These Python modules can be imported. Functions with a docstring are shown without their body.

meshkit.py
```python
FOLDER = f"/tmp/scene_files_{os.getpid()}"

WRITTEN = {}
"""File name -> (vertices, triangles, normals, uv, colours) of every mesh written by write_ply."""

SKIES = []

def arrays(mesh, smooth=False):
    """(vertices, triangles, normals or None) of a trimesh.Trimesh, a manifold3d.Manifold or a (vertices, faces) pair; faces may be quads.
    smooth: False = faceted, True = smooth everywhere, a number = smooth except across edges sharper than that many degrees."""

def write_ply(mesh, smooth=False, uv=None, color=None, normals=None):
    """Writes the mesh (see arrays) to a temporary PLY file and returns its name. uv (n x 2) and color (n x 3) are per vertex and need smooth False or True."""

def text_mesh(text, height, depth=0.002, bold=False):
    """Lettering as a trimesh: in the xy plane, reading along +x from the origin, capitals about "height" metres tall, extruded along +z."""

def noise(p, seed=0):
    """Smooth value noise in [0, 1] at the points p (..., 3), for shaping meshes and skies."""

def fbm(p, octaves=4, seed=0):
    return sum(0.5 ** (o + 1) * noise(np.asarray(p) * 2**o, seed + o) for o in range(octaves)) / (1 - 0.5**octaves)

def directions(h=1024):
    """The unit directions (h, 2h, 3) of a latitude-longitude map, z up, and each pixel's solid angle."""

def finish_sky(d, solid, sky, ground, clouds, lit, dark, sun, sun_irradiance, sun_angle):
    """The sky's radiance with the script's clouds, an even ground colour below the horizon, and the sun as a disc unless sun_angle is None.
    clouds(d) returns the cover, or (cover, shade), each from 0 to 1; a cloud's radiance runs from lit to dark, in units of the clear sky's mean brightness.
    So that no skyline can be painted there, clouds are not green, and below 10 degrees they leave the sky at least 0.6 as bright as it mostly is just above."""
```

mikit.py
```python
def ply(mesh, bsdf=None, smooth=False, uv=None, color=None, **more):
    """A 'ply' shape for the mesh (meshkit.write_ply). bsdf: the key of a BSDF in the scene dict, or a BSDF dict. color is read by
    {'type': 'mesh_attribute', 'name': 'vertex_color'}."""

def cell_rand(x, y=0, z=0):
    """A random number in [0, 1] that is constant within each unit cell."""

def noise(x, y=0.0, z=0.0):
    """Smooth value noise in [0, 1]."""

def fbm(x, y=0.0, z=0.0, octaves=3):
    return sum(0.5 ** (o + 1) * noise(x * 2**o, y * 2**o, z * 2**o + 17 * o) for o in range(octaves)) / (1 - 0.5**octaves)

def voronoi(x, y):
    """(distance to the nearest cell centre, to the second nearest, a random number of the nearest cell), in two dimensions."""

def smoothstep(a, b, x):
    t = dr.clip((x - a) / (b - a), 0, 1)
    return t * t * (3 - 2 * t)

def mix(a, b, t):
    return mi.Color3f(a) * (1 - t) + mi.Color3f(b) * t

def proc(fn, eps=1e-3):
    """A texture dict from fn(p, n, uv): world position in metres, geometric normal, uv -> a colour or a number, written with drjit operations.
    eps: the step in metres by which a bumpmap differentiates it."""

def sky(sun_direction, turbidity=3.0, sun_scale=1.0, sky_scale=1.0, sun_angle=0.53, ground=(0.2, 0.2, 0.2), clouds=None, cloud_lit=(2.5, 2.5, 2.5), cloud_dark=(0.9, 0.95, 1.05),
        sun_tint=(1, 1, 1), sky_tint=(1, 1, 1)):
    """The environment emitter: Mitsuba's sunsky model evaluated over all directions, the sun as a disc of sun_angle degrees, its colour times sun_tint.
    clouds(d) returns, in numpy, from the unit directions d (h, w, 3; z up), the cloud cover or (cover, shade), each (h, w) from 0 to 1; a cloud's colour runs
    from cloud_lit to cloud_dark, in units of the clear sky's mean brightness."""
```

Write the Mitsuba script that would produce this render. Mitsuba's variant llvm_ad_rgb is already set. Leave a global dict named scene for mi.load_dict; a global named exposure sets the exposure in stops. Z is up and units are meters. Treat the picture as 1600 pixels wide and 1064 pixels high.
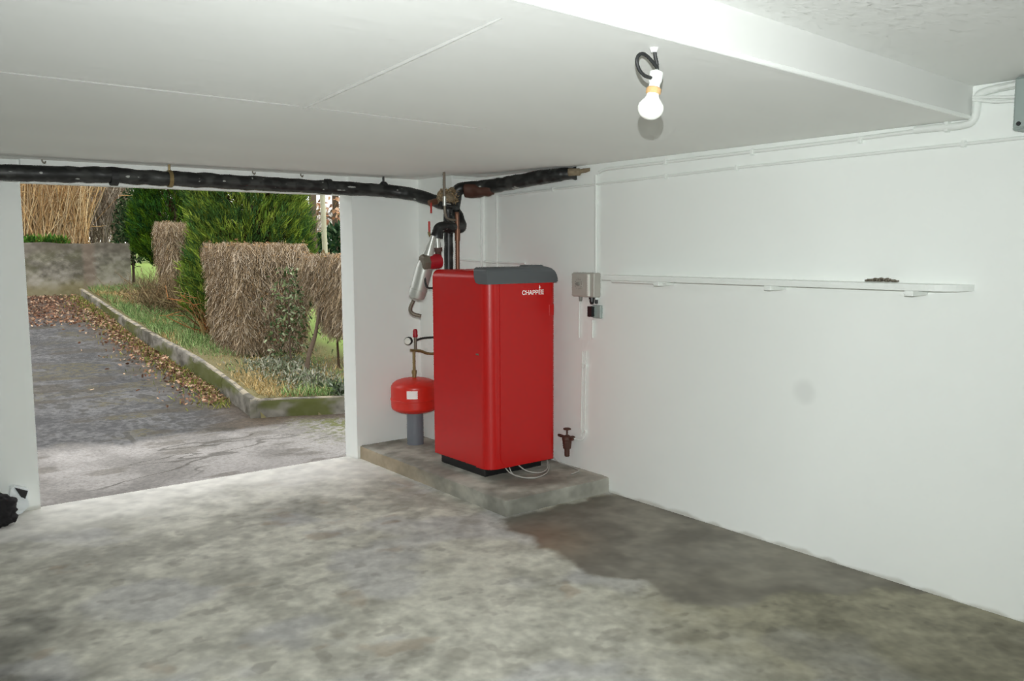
import math, random
import numpy as np, trimesh, manifold3d, drjit as dr, mitsuba as mi, mikit, meshkit
from shapely.geometry import Polygon, Point, LineString, box as sbox
from mikit import noise, fbm, voronoi, smoothstep, mix, cell_rand, proc

T = mi.ScalarTransform4f
random.seed(7)
rng = np.random.default_rng(11)
scene, labels = {}, {}

# ------------------------------------------------------------------ camera, sky, flash, exposure
CAM = (1330.067, 0.6576, -0.1053, -0.0043)          # focal length in pixels (1600 wide), yaw, pitch, roll
EYE = np.array([0, 0, 1.55])


def frame():
    f, yaw, pitch, roll = CAM
    cy, sy = math.cos(yaw), math.sin(yaw)
    fw = np.array([sy * math.cos(pitch), cy * math.cos(pitch), math.sin(pitch)])
    r = np.array([cy, -sy, 0.0])
    u = np.cross(r, fw)
    return r * math.cos(roll) + u * math.sin(roll), -r * math.sin(roll) + u * math.cos(roll), fw


R_, U_, F_ = frame()
scene['camera'] = {'type': 'perspective', 'fov_axis': 'x', 'fov': 2 * math.degrees(math.atan(800 / CAM[0])),
                   'near_clip': 0.05, 'far_clip': 500.0,
                   'to_world': T().look_at(origin=EYE.tolist(), target=(EYE + F_).tolist(), up=U_.tolist())}


def overcast(d):
    n = meshkit.fbm(d * np.array([3.0, 3.0, 5.0]), 4, 3)
    return np.ones(d.shape[:2]), np.clip(0.35 + 0.5 * (n - 0.5), 0, 1)


scene['sky'] = mikit.sky((0.3, -0.5, 0.8), turbidity=4, sun_scale=0.0, sky_scale=24.0, ground=(0.12, 0.12, 0.1), clouds=overcast,
                         cloud_lit=(1.0, 1.0, 0.99), cloud_dark=(0.76, 0.77, 0.78))
exposure = 0.0
FLASH = 40.0
# the camera's own flash, just above the lens: it throws the bulb's shadow on the ceiling
scene['camera_flash'] = {'type': 'spot', 'to_world': T().look_at(origin=[0.0, 0.0, 1.67], target=(np.array([0, 0, 1.67]) + F_).tolist(), up=[0, 0, 1]),
                         'intensity': {'type': 'rgb', 'value': [FLASH * 0.96, FLASH, FLASH * 0.985]}, 'cutoff_angle': 60.0, 'beam_width': 22.0}


def at(px, py, axis, val):
    """Measures a position in metres: where the sight line of a pixel of the photograph meets the real plane coordinate[axis] = val."""
    d = F_ + (px - 800) / CAM[0] * R_ - (py - 532) / CAM[0] * U_
    return EYE + d * ((val - EYE[axis]) / d[axis])


# ------------------------------------------------------------------ helpers
def key_for(name):
    k, i = name, 0
    while k in scene or k in labels:
        i += 1
        k = f'{name}_{i:03d}'
    return k


def thing(name, label, cat, group=None):
    k = key_for(name)
    labels[k] = {'label': label, 'category': cat}
    if group:
        labels[k]['group'] = group
    return k


def put(name, mesh, bsdf, parent=None, label=None, cat=None, kind=None, group=None, smooth=False, color=None):
    k = key_for(parent + '__' + name if parent else name)
    scene[k] = mikit.ply(mesh, bsdf, smooth=smooth, color=color)
    e = {}
    for a, b in (('label', label), ('category', cat), ('kind', kind), ('group', group)):
        if b:
            e[a] = b
    if e:
        labels[k] = e
    return k


cat_ = trimesh.util.concatenate


def bx(x0, x1, y0, y1, z0, z1):
    return trimesh.creation.box(bounds=[[x0, y0, z0], [x1, y1, z1]])


def rbx(x0, x1, y0, y1, z0, z1, b=0.006):
    """A box with chamfered edges."""
    v = []
    lo, hi = (x0, y0, z0), (x1, y1, z1)
    for s in np.ndindex(2, 2, 2):
        p = [hi[i] if s[i] else lo[i] for i in range(3)]
        for a in range(3):
            q = [p[i] + (0 if i == a else (-b if s[i] else b)) for i in range(3)]
            v.append(q)
    return trimesh.convex.convex_hull(np.array(v))


def spline(pts, n=8):
    p = np.asarray(pts, float)
    q = np.vstack([2 * p[0] - p[1], p, 2 * p[-1] - p[-2]])
    out = []
    for i in range(1, len(q) - 2):
        for t in np.linspace(0, 1, n, endpoint=False):
            a, b, c, d = q[i - 1], q[i], q[i + 1], q[i + 2]
            out.append(0.5 * (2 * b + (c - a) * t + (2 * a - 5 * b + 4 * c - d) * t * t + (3 * b - a - 3 * c + d) * t ** 3))
    out.append(p[-1])
    return np.array(out)


def tube(pts, r, n=12, curve=0, closed=True, lump=0, seed=0):
    """A swept round bar along pts; r a number or one per point; curve > 0 runs a spline through the points."""
    p = np.asarray(pts, float)
    rr = np.broadcast_to(np.asarray(r, float), (len(p),)).astype(float)
    if curve:
        q = spline(p, curve)
        rr = np.interp(np.linspace(0, len(p) - 1, len(q)), np.arange(len(p)), rr)
        p = q
    t = np.gradient(p, axis=0)
    t /= np.linalg.norm(t, axis=1, keepdims=True) + 1e-12
    u = np.cross(t[0], [0, 0, 1.0] if abs(t[0][2]) < 0.9 else [1.0, 0, 0])
    u /= np.linalg.norm(u)
    rings, ang = [], np.linspace(0, 2 * np.pi, n, endpoint=False)
    for i in range(len(p)):
        u = u - t[i] * (u @ t[i])
        u /= np.linalg.norm(u)
        w = np.cross(t[i], u)
        ring = np.cos(ang)[:, None] * u + np.sin(ang)[:, None] * w
        rad = rr[i]
        if lump:
            rad = rad * (1 + lump * (2 * meshkit.noise((p[i] + ring * rr[i]) * np.array([22, 22, 22.]), seed) - 1 + 1.1 * meshkit.noise((p[i] + ring * rr[i]) * 8, seed + 5) - 0.55))[:, None]
        rings.append(p[i] + ring * rad)
    v = np.vstack(rings)
    f = []
    for i in range(len(p) - 1):
        for k in range(n):
            a, b = i * n + k, i * n + (k + 1) % n
            f += [[a, b, b + n], [a, b + n, a + n]]
    if closed:
        v = np.vstack([v, p[0], p[-1]])
        c0, c1, m = len(v) - 2, len(v) - 1, (len(p) - 1) * n
        for k in range(n):
            f += [[c0, (k + 1) % n, k], [c1, m + k, m + (k + 1) % n]]
    return trimesh.Trimesh(v, np.array(f), process=False)


def lathe(profile, loc=(0, 0, 0), axis=(0, 0, 1), n=32):
    m = trimesh.creation.revolve(np.asarray(profile, float), sections=n)
    m.apply_transform(trimesh.geometry.align_vectors([0, 0, 1], axis))
    m.apply_translation(loc)
    return m


def prism(poly, z0, z1):
    m = trimesh.creation.extrude_polygon(poly, z1 - z0, engine='earcut')
    m.apply_translation([0, 0, z0])
    return m


def prism_y(poly, y0, y1):
    """Extrudes a polygon of (x, z) from y0 to y1."""
    m = trimesh.creation.extrude_polygon(poly, y1 - y0, engine='earcut')
    v = m.vertices.copy()
    m.vertices = np.stack([v[:, 0], y1 - v[:, 2], v[:, 1]], 1)
    m.fix_normals()
    return m


def rrect(x0, x1, y0, y1, r00=0.0, r10=0.0, r11=0.0, r01=0.0, n=8):
    """A rectangle with its own radius at each corner: (x0,y0), (x1,y0), (x1,y1), (x0,y1)."""
    out = []
    for cx, cy, r, a in ((x0, y0, r00, 180), (x1, y0, r10, 270), (x1, y1, r11, 0), (x0, y1, r01, 90)):
        sx, sy = (1 if cx == x0 else -1), (1 if cy == y0 else -1)
        if r <= 0:
            out.append((cx, cy))
        else:
            for k in range(n + 1):
                t = math.radians(a + 90 * k / n)
                out.append((cx + sx * r + r * math.cos(t), cy + sy * r + r * math.sin(t)))
    return Polygon(out)


def fine_grid(xs, ys, zf):
    X, Y = np.meshgrid(xs, ys, indexing='ij')
    v = np.stack([X, Y, zf(X, Y)], -1).reshape(-1, 3)
    nx, ny = len(xs), len(ys)
    i, j = np.meshgrid(np.arange(nx - 1), np.arange(ny - 1), indexing='ij')
    a = (i * ny + j).ravel()
    f = np.vstack([np.stack([a, a + ny, a + ny + 1], 1), np.stack([a, a + ny + 1, a + 1], 1)])
    return trimesh.Trimesh(v, f, process=False)


# ------------------------------------------------------------------ materials
def srgb(r, g, b):
    c = np.array([r, g, b], float) / 255
    return [float(x) for x in np.where(c <= 0.04045, c / 12.92, ((c + 0.055) / 1.055) ** 2.4)]


def plain(name, rgb, rough=0.5, metal=0.0, **more):
    scene[name] = {'type': 'twosided', 'bsdf': {'type': 'principled', 'base_color': {'type': 'rgb', 'value': srgb(*rgb)}, 'roughness': rough, 'metallic': metal, **more}}
    return name


def textured(name, fn, rough=0.8, bump=None, scale=1.0, eps=2e-3, spec=0.3, **more):
    b = {'type': 'principled', 'base_color': proc(fn), 'roughness': rough if not callable(rough) else proc(rough), 'specular': spec, **more}
    if bump:
        b = {'type': 'bumpmap', 'nested_texture': proc(bump, eps=eps), 'scale': scale, 'bsdf': b}
    scene[name] = {'type': 'twosided', 'bsdf': b}
    return name


def wall_col(p, n, uv):
    v = fbm(p.x * 1.3 + 3, p.y * 1.3, p.z * 1.3, 3) - 0.5
    d = dr.sqrt(dr.square(p.y - 2.461) + dr.square(p.z - 0.835)) + 0.012 * (fbm(p.y * 30, p.z * 30) - 0.5)
    spot = (1 - smoothstep(0.03, 0.085, d)) * dr.select(p.x > 3.7, 1.0, 0.0)
    low = 1 - smoothstep(0.0, 0.022, p.z + 0.03 * (noise(p.y * 14, p.x * 14, 3) - 0.5))
    c = mi.Color3f(0.80, 0.825, 0.80) * (1 + 0.05 * v)
    c = c * (1 - 0.10 * spot)
    return mix(c, mi.Color3f(0.42, 0.41, 0.36), low * 0.6)


def wall_bump(p, n, uv):
    return 0.0011 * fbm(p.x * 16 + p.y * 14, p.y * 16 - p.x * 9, p.z * 26, 3) + 0.0008 * noise(p.x * 70, p.y * 70, p.z * 70)


def ceil_col(p, n, uv):
    v = fbm(p.x * 0.9 + 5, p.y * 2.2, p.z, 3) - 0.5
    return mi.Color3f(0.68, 0.69, 0.67) * (1 + 0.07 * v)


def ceil_bump(p, n, uv):
    return 0.0014 * fbm(p.x * 5, p.y * 45, p.z * 20, 3) + dr.select((p.z > 2.2) & (dr.abs(n.z) > 0.5), 0.003, 0.0) * smoothstep(0.55, 0.8, noise(p.x * 60, p.y * 60))


def poly_sd(p, pts):
    """Signed distance to a polygon in plan: below zero inside."""
    x, y = p.x, p.y
    d = mi.Float(1e9)
    s = mi.Float(1.0)
    m = len(pts)
    for i in range(m):
        ax, ay = pts[i]
        bx_, by_ = pts[i - 1]
        ex, ey = bx_ - ax, by_ - ay
        wx, wy = x - ax, y - ay
        t = dr.clip((wx * ex + wy * ey) / (ex * ex + ey * ey), 0, 1)
        d = dr.minimum(d, dr.square(wx - ex * t) + dr.square(wy - ey * t))
        c1, c2, c3 = y >= ay, y < by_, ex * wy > ey * wx
        flip = (c1 & c2 & c3) | (~c1 & ~c2 & ~c3)
        s = dr.select(flip, -s, s)
    return s * dr.sqrt(d)


WET = [(3.9, 3.80), (2.88, 3.84), (2.80, 3.50), (2.78, 3.17), (2.72, 2.93), (2.83, 2.70), (2.77, 2.44), (2.97, 2.22), (3.30, 2.22), (3.45, 2.05), (3.72, 1.90), (3.9, 1.6)]


def floor_wet(p):
    w = 0.16 * (fbm(p.x * 6, p.y * 6, 0, 4) - 0.5)
    d = poly_sd(p, WET) + w
    return 1 - smoothstep(-0.03, 0.05, d)


def floor_col(p, n, uv):
    a = fbm(p.x * 1.1 + 2, p.y * 1.1 + 7, 0, 4)
    b = fbm(p.x * 3.7 + 9, p.y * 3.7, 0, 4)
    c = fbm(p.x * 13, p.y * 13, 3, 3)
    f = fbm(p.x * 34, p.y * 34, 5, 3)
    col = mix((0.30, 0.294, 0.252), (0.485, 0.475, 0.415), smoothstep(0.30, 0.68, 0.35 * a + 0.40 * b + 0.25 * c))
    col = mix(col, (0.38, 0.38, 0.39), 0.55 * smoothstep(0.58, 0.72, fbm(p.x * 2.1 + 40, p.y * 2.6 + 11, 0, 3)))
    stain = smoothstep(0.60, 0.76, 0.75 * fbm(p.x * 4.6 + 21, p.y * 4.6 + 5, 0, 4) + 0.25 * c)
    col = mix(col, (0.15, 0.14, 0.115), 0.55 * stain)
    spot = smoothstep(0.67, 0.77, fbm(p.x * 9.0 + 2, p.y * 11.0 + 45, 0, 3))
    col = mix(col, (0.15, 0.135, 0.115), 0.32 * spot)
    rust = smoothstep(0.66, 0.78, 0.8 * fbm(p.x * 4.2 + 70, p.y * 5.0 + 33, 0, 3) + 0.2 * c)
    col = mix(col, (0.22, 0.155, 0.10), 0.45 * rust)
    col = col * (0.84 + 0.32 * f)
    # damp zones: along the right foreground, and the left foreground corner
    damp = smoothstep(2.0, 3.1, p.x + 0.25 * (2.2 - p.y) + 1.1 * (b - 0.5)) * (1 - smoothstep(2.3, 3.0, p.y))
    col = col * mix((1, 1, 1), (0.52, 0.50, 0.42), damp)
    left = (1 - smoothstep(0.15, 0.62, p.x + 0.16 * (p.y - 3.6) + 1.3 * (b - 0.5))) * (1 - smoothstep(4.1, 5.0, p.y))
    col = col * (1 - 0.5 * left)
    oil = 1 - smoothstep(0.05, 0.36, dr.sqrt(dr.square((p.x - 1.95) * 1.0) + dr.square((p.y - 4.75) * 0.9)) + 0.3 * (b - 0.5))
    col = col * (1 - 0.3 * oil)
    worn_daylit = smoothstep(4.7, 5.6, p.y + 0.8 * (b - 0.5))  # worn paler near the threshold, with daylight from the opening painted in
    col = mix(col, (0.66, 0.65, 0.61), 0.8 * worn_daylit)
    w = floor_wet(p)
    wcol = mix((0.11, 0.10, 0.08), (0.19, 0.178, 0.145), smoothstep(0.3, 0.7, b))
    wcol = mix(wcol, (0.17, 0.115, 0.07), 0.6 * (1 - smoothstep(0.05, 0.4, dr.sqrt(dr.square(p.x - 2.85) + dr.square(p.y - 3.4)))))
    col = mix(col, wcol, 0.92 * w)
    return col * (0.80 + 0.4 * c)


def floor_rough(p, n, uv):
    return 0.62 - 0.16 * floor_wet(p) + 0.1 * fbm(p.x * 5, p.y * 5)


def floor_bump(p, n, uv):
    return 0.0022 * fbm(p.x * 24, p.y * 24, 1, 3) + 0.001 * noise(p.x * 120, p.y * 120)


def plinth_col(p, n, uv):
    b = fbm(p.x * 5, p.y * 5, p.z * 5, 4)
    col = mix((0.20, 0.198, 0.17), (0.40, 0.395, 0.345), smoothstep(0.3, 0.7, b))
    side = smoothstep(4.2, 5.2, p.y + 1.2 * (b - 0.5)) * dr.select(n.x < -0.5, 1.0, 0.0)
    col = mix(col, (0.36, 0.28, 0.18), 0.7 * side)
    d = dr.sqrt(dr.square(p.x - 3.35) + dr.square((p.y - 4.12) * 1.4)) + 0.25 * (b - 0.5)
    col = mix(col, (0.10, 0.095, 0.08), 0.6 * (1 - smoothstep(0.08, 0.32, d)) * dr.select(n.z > 0.5, 1.0, 0.0))
    return col * (0.8 + 0.4 * fbm(p.x * 22, p.y * 22, p.z * 22))


def ground_col(p, n, uv):
    b = fbm(p.x * 2.4, p.y * 2.4, 0, 4)
    f = fbm(p.x * 28, p.y * 28, 0, 3)
    asphalt = mix((0.085, 0.085, 0.087), (0.225, 0.222, 0.222), smoothstep(0.3, 0.7, 0.5 * b + 0.5 * f))
    moss = smoothstep(0.48, 0.66, fbm(p.x * 1.6 + 31, p.y * 3.2 + 4, 0, 4))
    asphalt = mix(asphalt, (0.15, 0.13, 0.06), 0.85 * moss * smoothstep(0.35, 0.6, f))
    dirt = smoothstep(0.55, 0.7, fbm(p.x * 2.0 + 3, p.y * 6 + 55, 0, 4))
    asphalt = mix(asphalt, (0.10, 0.085, 0.062), 0.75 * dirt)
    edge = smoothstep(2.2, 2.85, p.x + 0.4 * (b - 0.5) + 0.0 * p.y)
    asphalt = mix(asphalt, (0.17, 0.125, 0.085), 0.7 * edge)
    far = smoothstep(13.2, 15.0, p.y + 2.0 * (b - 0.5))
    asphalt = mix(asphalt, (0.17, 0.105, 0.075), 0.8 * far)
    grit = smoothstep(0.58, 0.70, noise(p.x * 19, p.y * 13)) * smoothstep(0.4, 0.6, b)
    asphalt = mix(asphalt, (0.06, 0.055, 0.04), 0.6 * grit) * 0.78
    apron = mix((0.29, 0.272, 0.255), (0.47, 0.445, 0.425), smoothstep(0.3, 0.7, b))
    apron = mix(apron, (0.15, 0.13, 0.10), 0.5 * smoothstep(0.6, 0.72, fbm(p.x * 3 + 8, p.y * 9, 0, 4)))
    crack = (1 - smoothstep(0.004, 0.016, dr.abs(fbm(p.x * 0.9 + 60, p.y * 2.2 + 9, 0, 4) - 0.5))) * smoothstep(0.45, 0.6, fbm(p.x * 1.3, p.y * 1.3 + 90, 0, 2))
    apron = mix(apron, (0.09, 0.08, 0.065), 0.7 * crack)
    green = smoothstep(2.9, 3.6, p.x + 0.8 * (f - 0.5)) * smoothstep(6.0, 6.4, p.y)
    apron = mix(apron, (0.15, 0.165, 0.035), 0.85 * green * smoothstep(0.3, 0.55, f))
    k = smoothstep(-0.12, 0.12, p.y - 7.35 + 0.12 * p.x - 0.2 + 0.5 * (b - 0.5))
    return 0.62 * mix(apron, asphalt, k) * (0.72 + 0.56 * fbm(p.x * 60, p.y * 60, 0, 2))


def ground_bump(p, n, uv):
    return 0.004 * fbm(p.x * 30, p.y * 30, 0, 3)


def stone_col(p, n, uv):
    b = fbm(p.x * 2.2, p.y * 2.2, p.z * 2.2, 4)
    f = fbm(p.x * 14, p.y * 14, p.z * 14, 3)
    col = mix((0.07, 0.065, 0.05), (0.24, 0.225, 0.195), smoothstep(0.3, 0.7, 0.6 * b + 0.4 * f))
    moss = smoothstep(0.44, 0.62, fbm(p.x * 3 + 12, p.y * 1.6, p.z * 4, 4))
    col = mix(col, (0.075, 0.085, 0.014), 0.85 * moss * dr.select(p.y < 16.3, 1.0, 0.2) * (1 - smoothstep(0.3, 0.7, n.z)))
    col = col * dr.select(p.y > 16.55, 1.75, 1.0)
    top = smoothstep(0.5, 0.8, n.z)
    col = mix(col, (0.33, 0.285, 0.21), 0.85 * top * smoothstep(0.4, 0.6, f))
    wallz = dr.select(p.y > 16.55, 1.0, 0.0)
    cap = smoothstep(1.45, 1.62, p.z + 0.25 * (b - 0.5)) * wallz
    col = mix(col, (0.125, 0.105, 0.085), 0.6 * cap)
    foot = (1 - smoothstep(0.9, 1.15, p.z + 0.3 * (b - 0.5))) * wallz
    col = mix(col, (0.22, 0.19, 0.08), 0.7 * foot)
    st = (1 - smoothstep(0.05, 0.14, dr.abs(p.x - 3.36 + 0.06 * (f - 0.5)))) * wallz
    return mix(col, (0.26, 0.19, 0.15), 0.5 * st)


def earth_col(p, n, uv):
    b = fbm(p.x * 1.2, p.y * 1.2, 0, 4)
    lawn = smoothstep(4.3, 5.0, p.x + 0.5 * (b - 0.5))
    soil = mix((0.10, 0.085, 0.045), (0.17, 0.15, 0.07), b)
    return mix(soil, mix((0.13, 0.20, 0.045), (0.20, 0.28, 0.075), b), lawn)


def lag_col(p, n, uv):
    b = fbm(p.x * 18, p.y * 18, p.z * 18, 3)
    c = mix((0.008, 0.009, 0.009), (0.035, 0.037, 0.035), smoothstep(0.4, 0.7, b))
    return mix(c, (0.35, 0.36, 0.34), smoothstep(0.77, 0.82, fbm(p.x * 26 + 4, p.y * 26, p.z * 40, 2)))


def frayed_col(p, n, uv):
    b = fbm(p.x * 60, p.y * 60, p.z * 60, 3)
    return mix((0.15, 0.115, 0.075), (0.30, 0.245, 0.165), b)


textured('paint_wall', wall_col, 0.55, wall_bump, 1.0, spec=0.35)
textured('paint_ceiling', ceil_col, 0.7, ceil_bump, 1.0, spec=0.2)
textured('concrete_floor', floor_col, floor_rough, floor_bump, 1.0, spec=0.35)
textured('concrete_plinth_mat', plinth_col, 0.8, floor_bump, 1.0)
textured('drive_mat', ground_col, 0.7, ground_bump, 1.0, eps=4e-3)
textured('old_concrete', stone_col, 0.9)
textured('earth_mat', earth_col, 0.95)
textured('black_lagging', lag_col, 0.42, spec=0.5)
textured('frayed_lagging', frayed_col, 0.95)
plain('boiler_red', (186, 12, 9), 0.36, clearcoat=0.8, clearcoat_gloss=0.99, specular=0.3)
plain('vessel_red', (205, 40, 26), 0.38, clearcoat=0.3, clearcoat_gloss=0.8)
plain('pump_red', (160, 24, 36), 0.45)
plain('cap_grey', (84, 88, 91), 0.42)
plain('black_plastic', (20, 20, 22), 0.4)
plain('dark_rubber', (34, 36, 36), 0.55)
plain('white_gloss', (222, 226, 222), 0.6)
plain('white_letter', (250, 246, 244), 0.4)
plain('grey_box', (168, 166, 158), 0.5)
plain('grey_box_dark', (128, 127, 121), 0.5)
plain('grey_green', (148, 160, 156), 0.5)
plain('pipe_grey', (112, 118, 126), 0.5)
plain('copper', (126, 90, 72), 0.45, 0.6)
plain('brass', (140, 122, 84), 0.4, 0.6)
plain('aged_steel', (120, 112, 100), 0.5, 0.5)
plain('silver', (196, 198, 192), 0.34, 0.55)
plain('rust_brown', (74, 46, 36), 0.65)
plain('pink_red', (178, 62, 56), 0.5)
plain('amber', (196, 158, 110), 0.45)
plain('bulb_glass', (244, 246, 240), 0.22)
plain('hose_grey', (168, 168, 162), 0.4)
plain('black_cloth', (16, 14, 18), 0.8)
plain('bag_white', (222, 228, 230), 0.45)
plain('pale_wood', (188, 184, 160), 0.8)
plain('bark', (92, 78, 64), 0.9)
plain('dial_white', (214, 214, 206), 0.4)
scene['leafy'] = {'type': 'twosided', 'bsdf': {'type': 'diffuse', 'reflectance': {'type': 'mesh_attribute', 'name': 'vertex_color'}}}

# ------------------------------------------------------------------ the room
XR, YB, ZC, ZH, YS = 3.762, 5.66, 2.09, 2.225, 1.645
XL, YR, YO = -2.4, -2.6, 5.80
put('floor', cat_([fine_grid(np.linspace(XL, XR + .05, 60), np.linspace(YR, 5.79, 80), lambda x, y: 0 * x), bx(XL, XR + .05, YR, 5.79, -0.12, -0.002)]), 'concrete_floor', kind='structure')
put('wall_right', bx(XR, XR + 0.2, YR - 0.2, YO, -0.1, ZH + 0.1), 'paint_wall', kind='structure')
left_pier = bx(XL - .2, 0.812, 5.755, 5.90, 0.0, ZC + .05)
lintel = bx(0.812, 2.9, 5.70, 5.80, 1.955, ZC + .05)
right_pier = prism(Polygon([(2.905, YB), (XR, YB), (XR, YO), (2.878, YO)]), 0, ZC + .05)
put('wall_back', cat_([left_pier, lintel, right_pier]), 'paint_wall', kind='structure')
put('wall_corner', bx(3.47, XR, 5.2, YB, 0.1, ZC + .03), 'paint_wall', kind='structure')
put('wall_left', bx(XL - .2, XL, YR, 5.76, -0.1, ZH + .1), 'paint_wall', kind='structure')
put('wall_rear', bx(XL - .2, XR + .2, YR - .2, YR, -0.1, ZH + .1), 'paint_wall', kind='structure')
step_y = lambda x: 1.415 + 0.078 * x        # the line where the ceiling drops
XA, XZ = XL - .2, XR + .2
cm = cat_([prism(Polygon([(XA, step_y(XA)), (XZ, step_y(XZ)), (XZ, 6.0), (XA, 6.0)]), ZC, ZH + .25),
           prism(Polygon([(XA, YR - .2), (XZ, YR - .2), (XZ, step_y(XZ) + .02), (XA, step_y(XA) + .02)]), ZH, ZH + .25)])
CE = put('ceiling', cm, 'paint_ceiling', kind='structure')


def ridge(p0, p1, w, h):
    a, b = np.array(p0), np.array(p1)
    t = (b - a) / np.linalg.norm(b - a)
    s = np.array([-t[1], t[0], 0])
    n = 24
    pts = []
    for i in range(n + 1):
        c = a + (b - a) * i / n
        e = 1 - 0.6 * abs(2 * i / n - 1) ** 3
        ww = w * (0.7 + 0.6 * meshkit.noise(c * 6, 2)) * e
        pts += [c - s * ww, c + np.array([0, 0, -h * e]), c + s * ww]
    f = []
    for i in range(n):
        for k in (0, 1):
            q = i * 3 + k
            f += [[q, q + 3, q + 4], [q, q + 4, q + 1]]
    return trimesh.Trimesh(np.array(pts), np.array(f), process=False)


for p0, p1, w, h in (((1.40, 3.10, ZC), (1.24, 1.50 + .14, ZC), 0.012, 0.003), ((1.02, 2.62, ZC), (0.0, 0.0, 0), 0, 0),
                     ((0.30, 3.01, ZC), (1.36, 3.06, ZC), 0.009, 0.0025), ((1.40, 3.06, ZC), (2.30, 3.14, ZC), 0.007, 0.0015)):
    if w:
        put('joint_ridge', ridge(p0, p1, w, h), 'paint_ceiling', CE)
lip = cat_([rbx(XL, XR, -.007, .006, ZC - .002, ZC + .013, .003)])
lip.vertices[:, 1] += step_y(lip.vertices[:, 0])
put('edge_bead', lip, 'paint_wall', CE)
put('corner_trim', tube([(3.475, 5.19, ZC - .012), (XR - .01, 5.19, ZC - .012)], 0.008, 8), 'white_gloss', 'wall_corner')

# ------------------------------------------------------------------ concrete plinth
PX, PY, PZ = 2.928, 3.858, 0.10
pl = bx(PX, XR, PY, YB, -0.01, PZ)
for _ in range(5):
    pl = pl.subdivide()
pv = pl.vertices.copy()
e = (np.abs(pv[:, 2] - PZ) < .004)
edge = e & ((np.abs(pv[:, 0] - PX) < .004) | (np.abs(pv[:, 1] - PY) < .004))
nz = meshkit.fbm(pv * 9, 3, 4) - .5
pv += nz[:, None] * np.array([.012, .012, .004]) * (pv[:, 2:3] > 0.0)
pv[edge, 2] -= .006
pl.vertices = pv
put('concrete_plinth', pl, 'concrete_plinth_mat', label='low grey concrete slab under the red boiler in the corner of the garage', cat='plinth', smooth=40)

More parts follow.
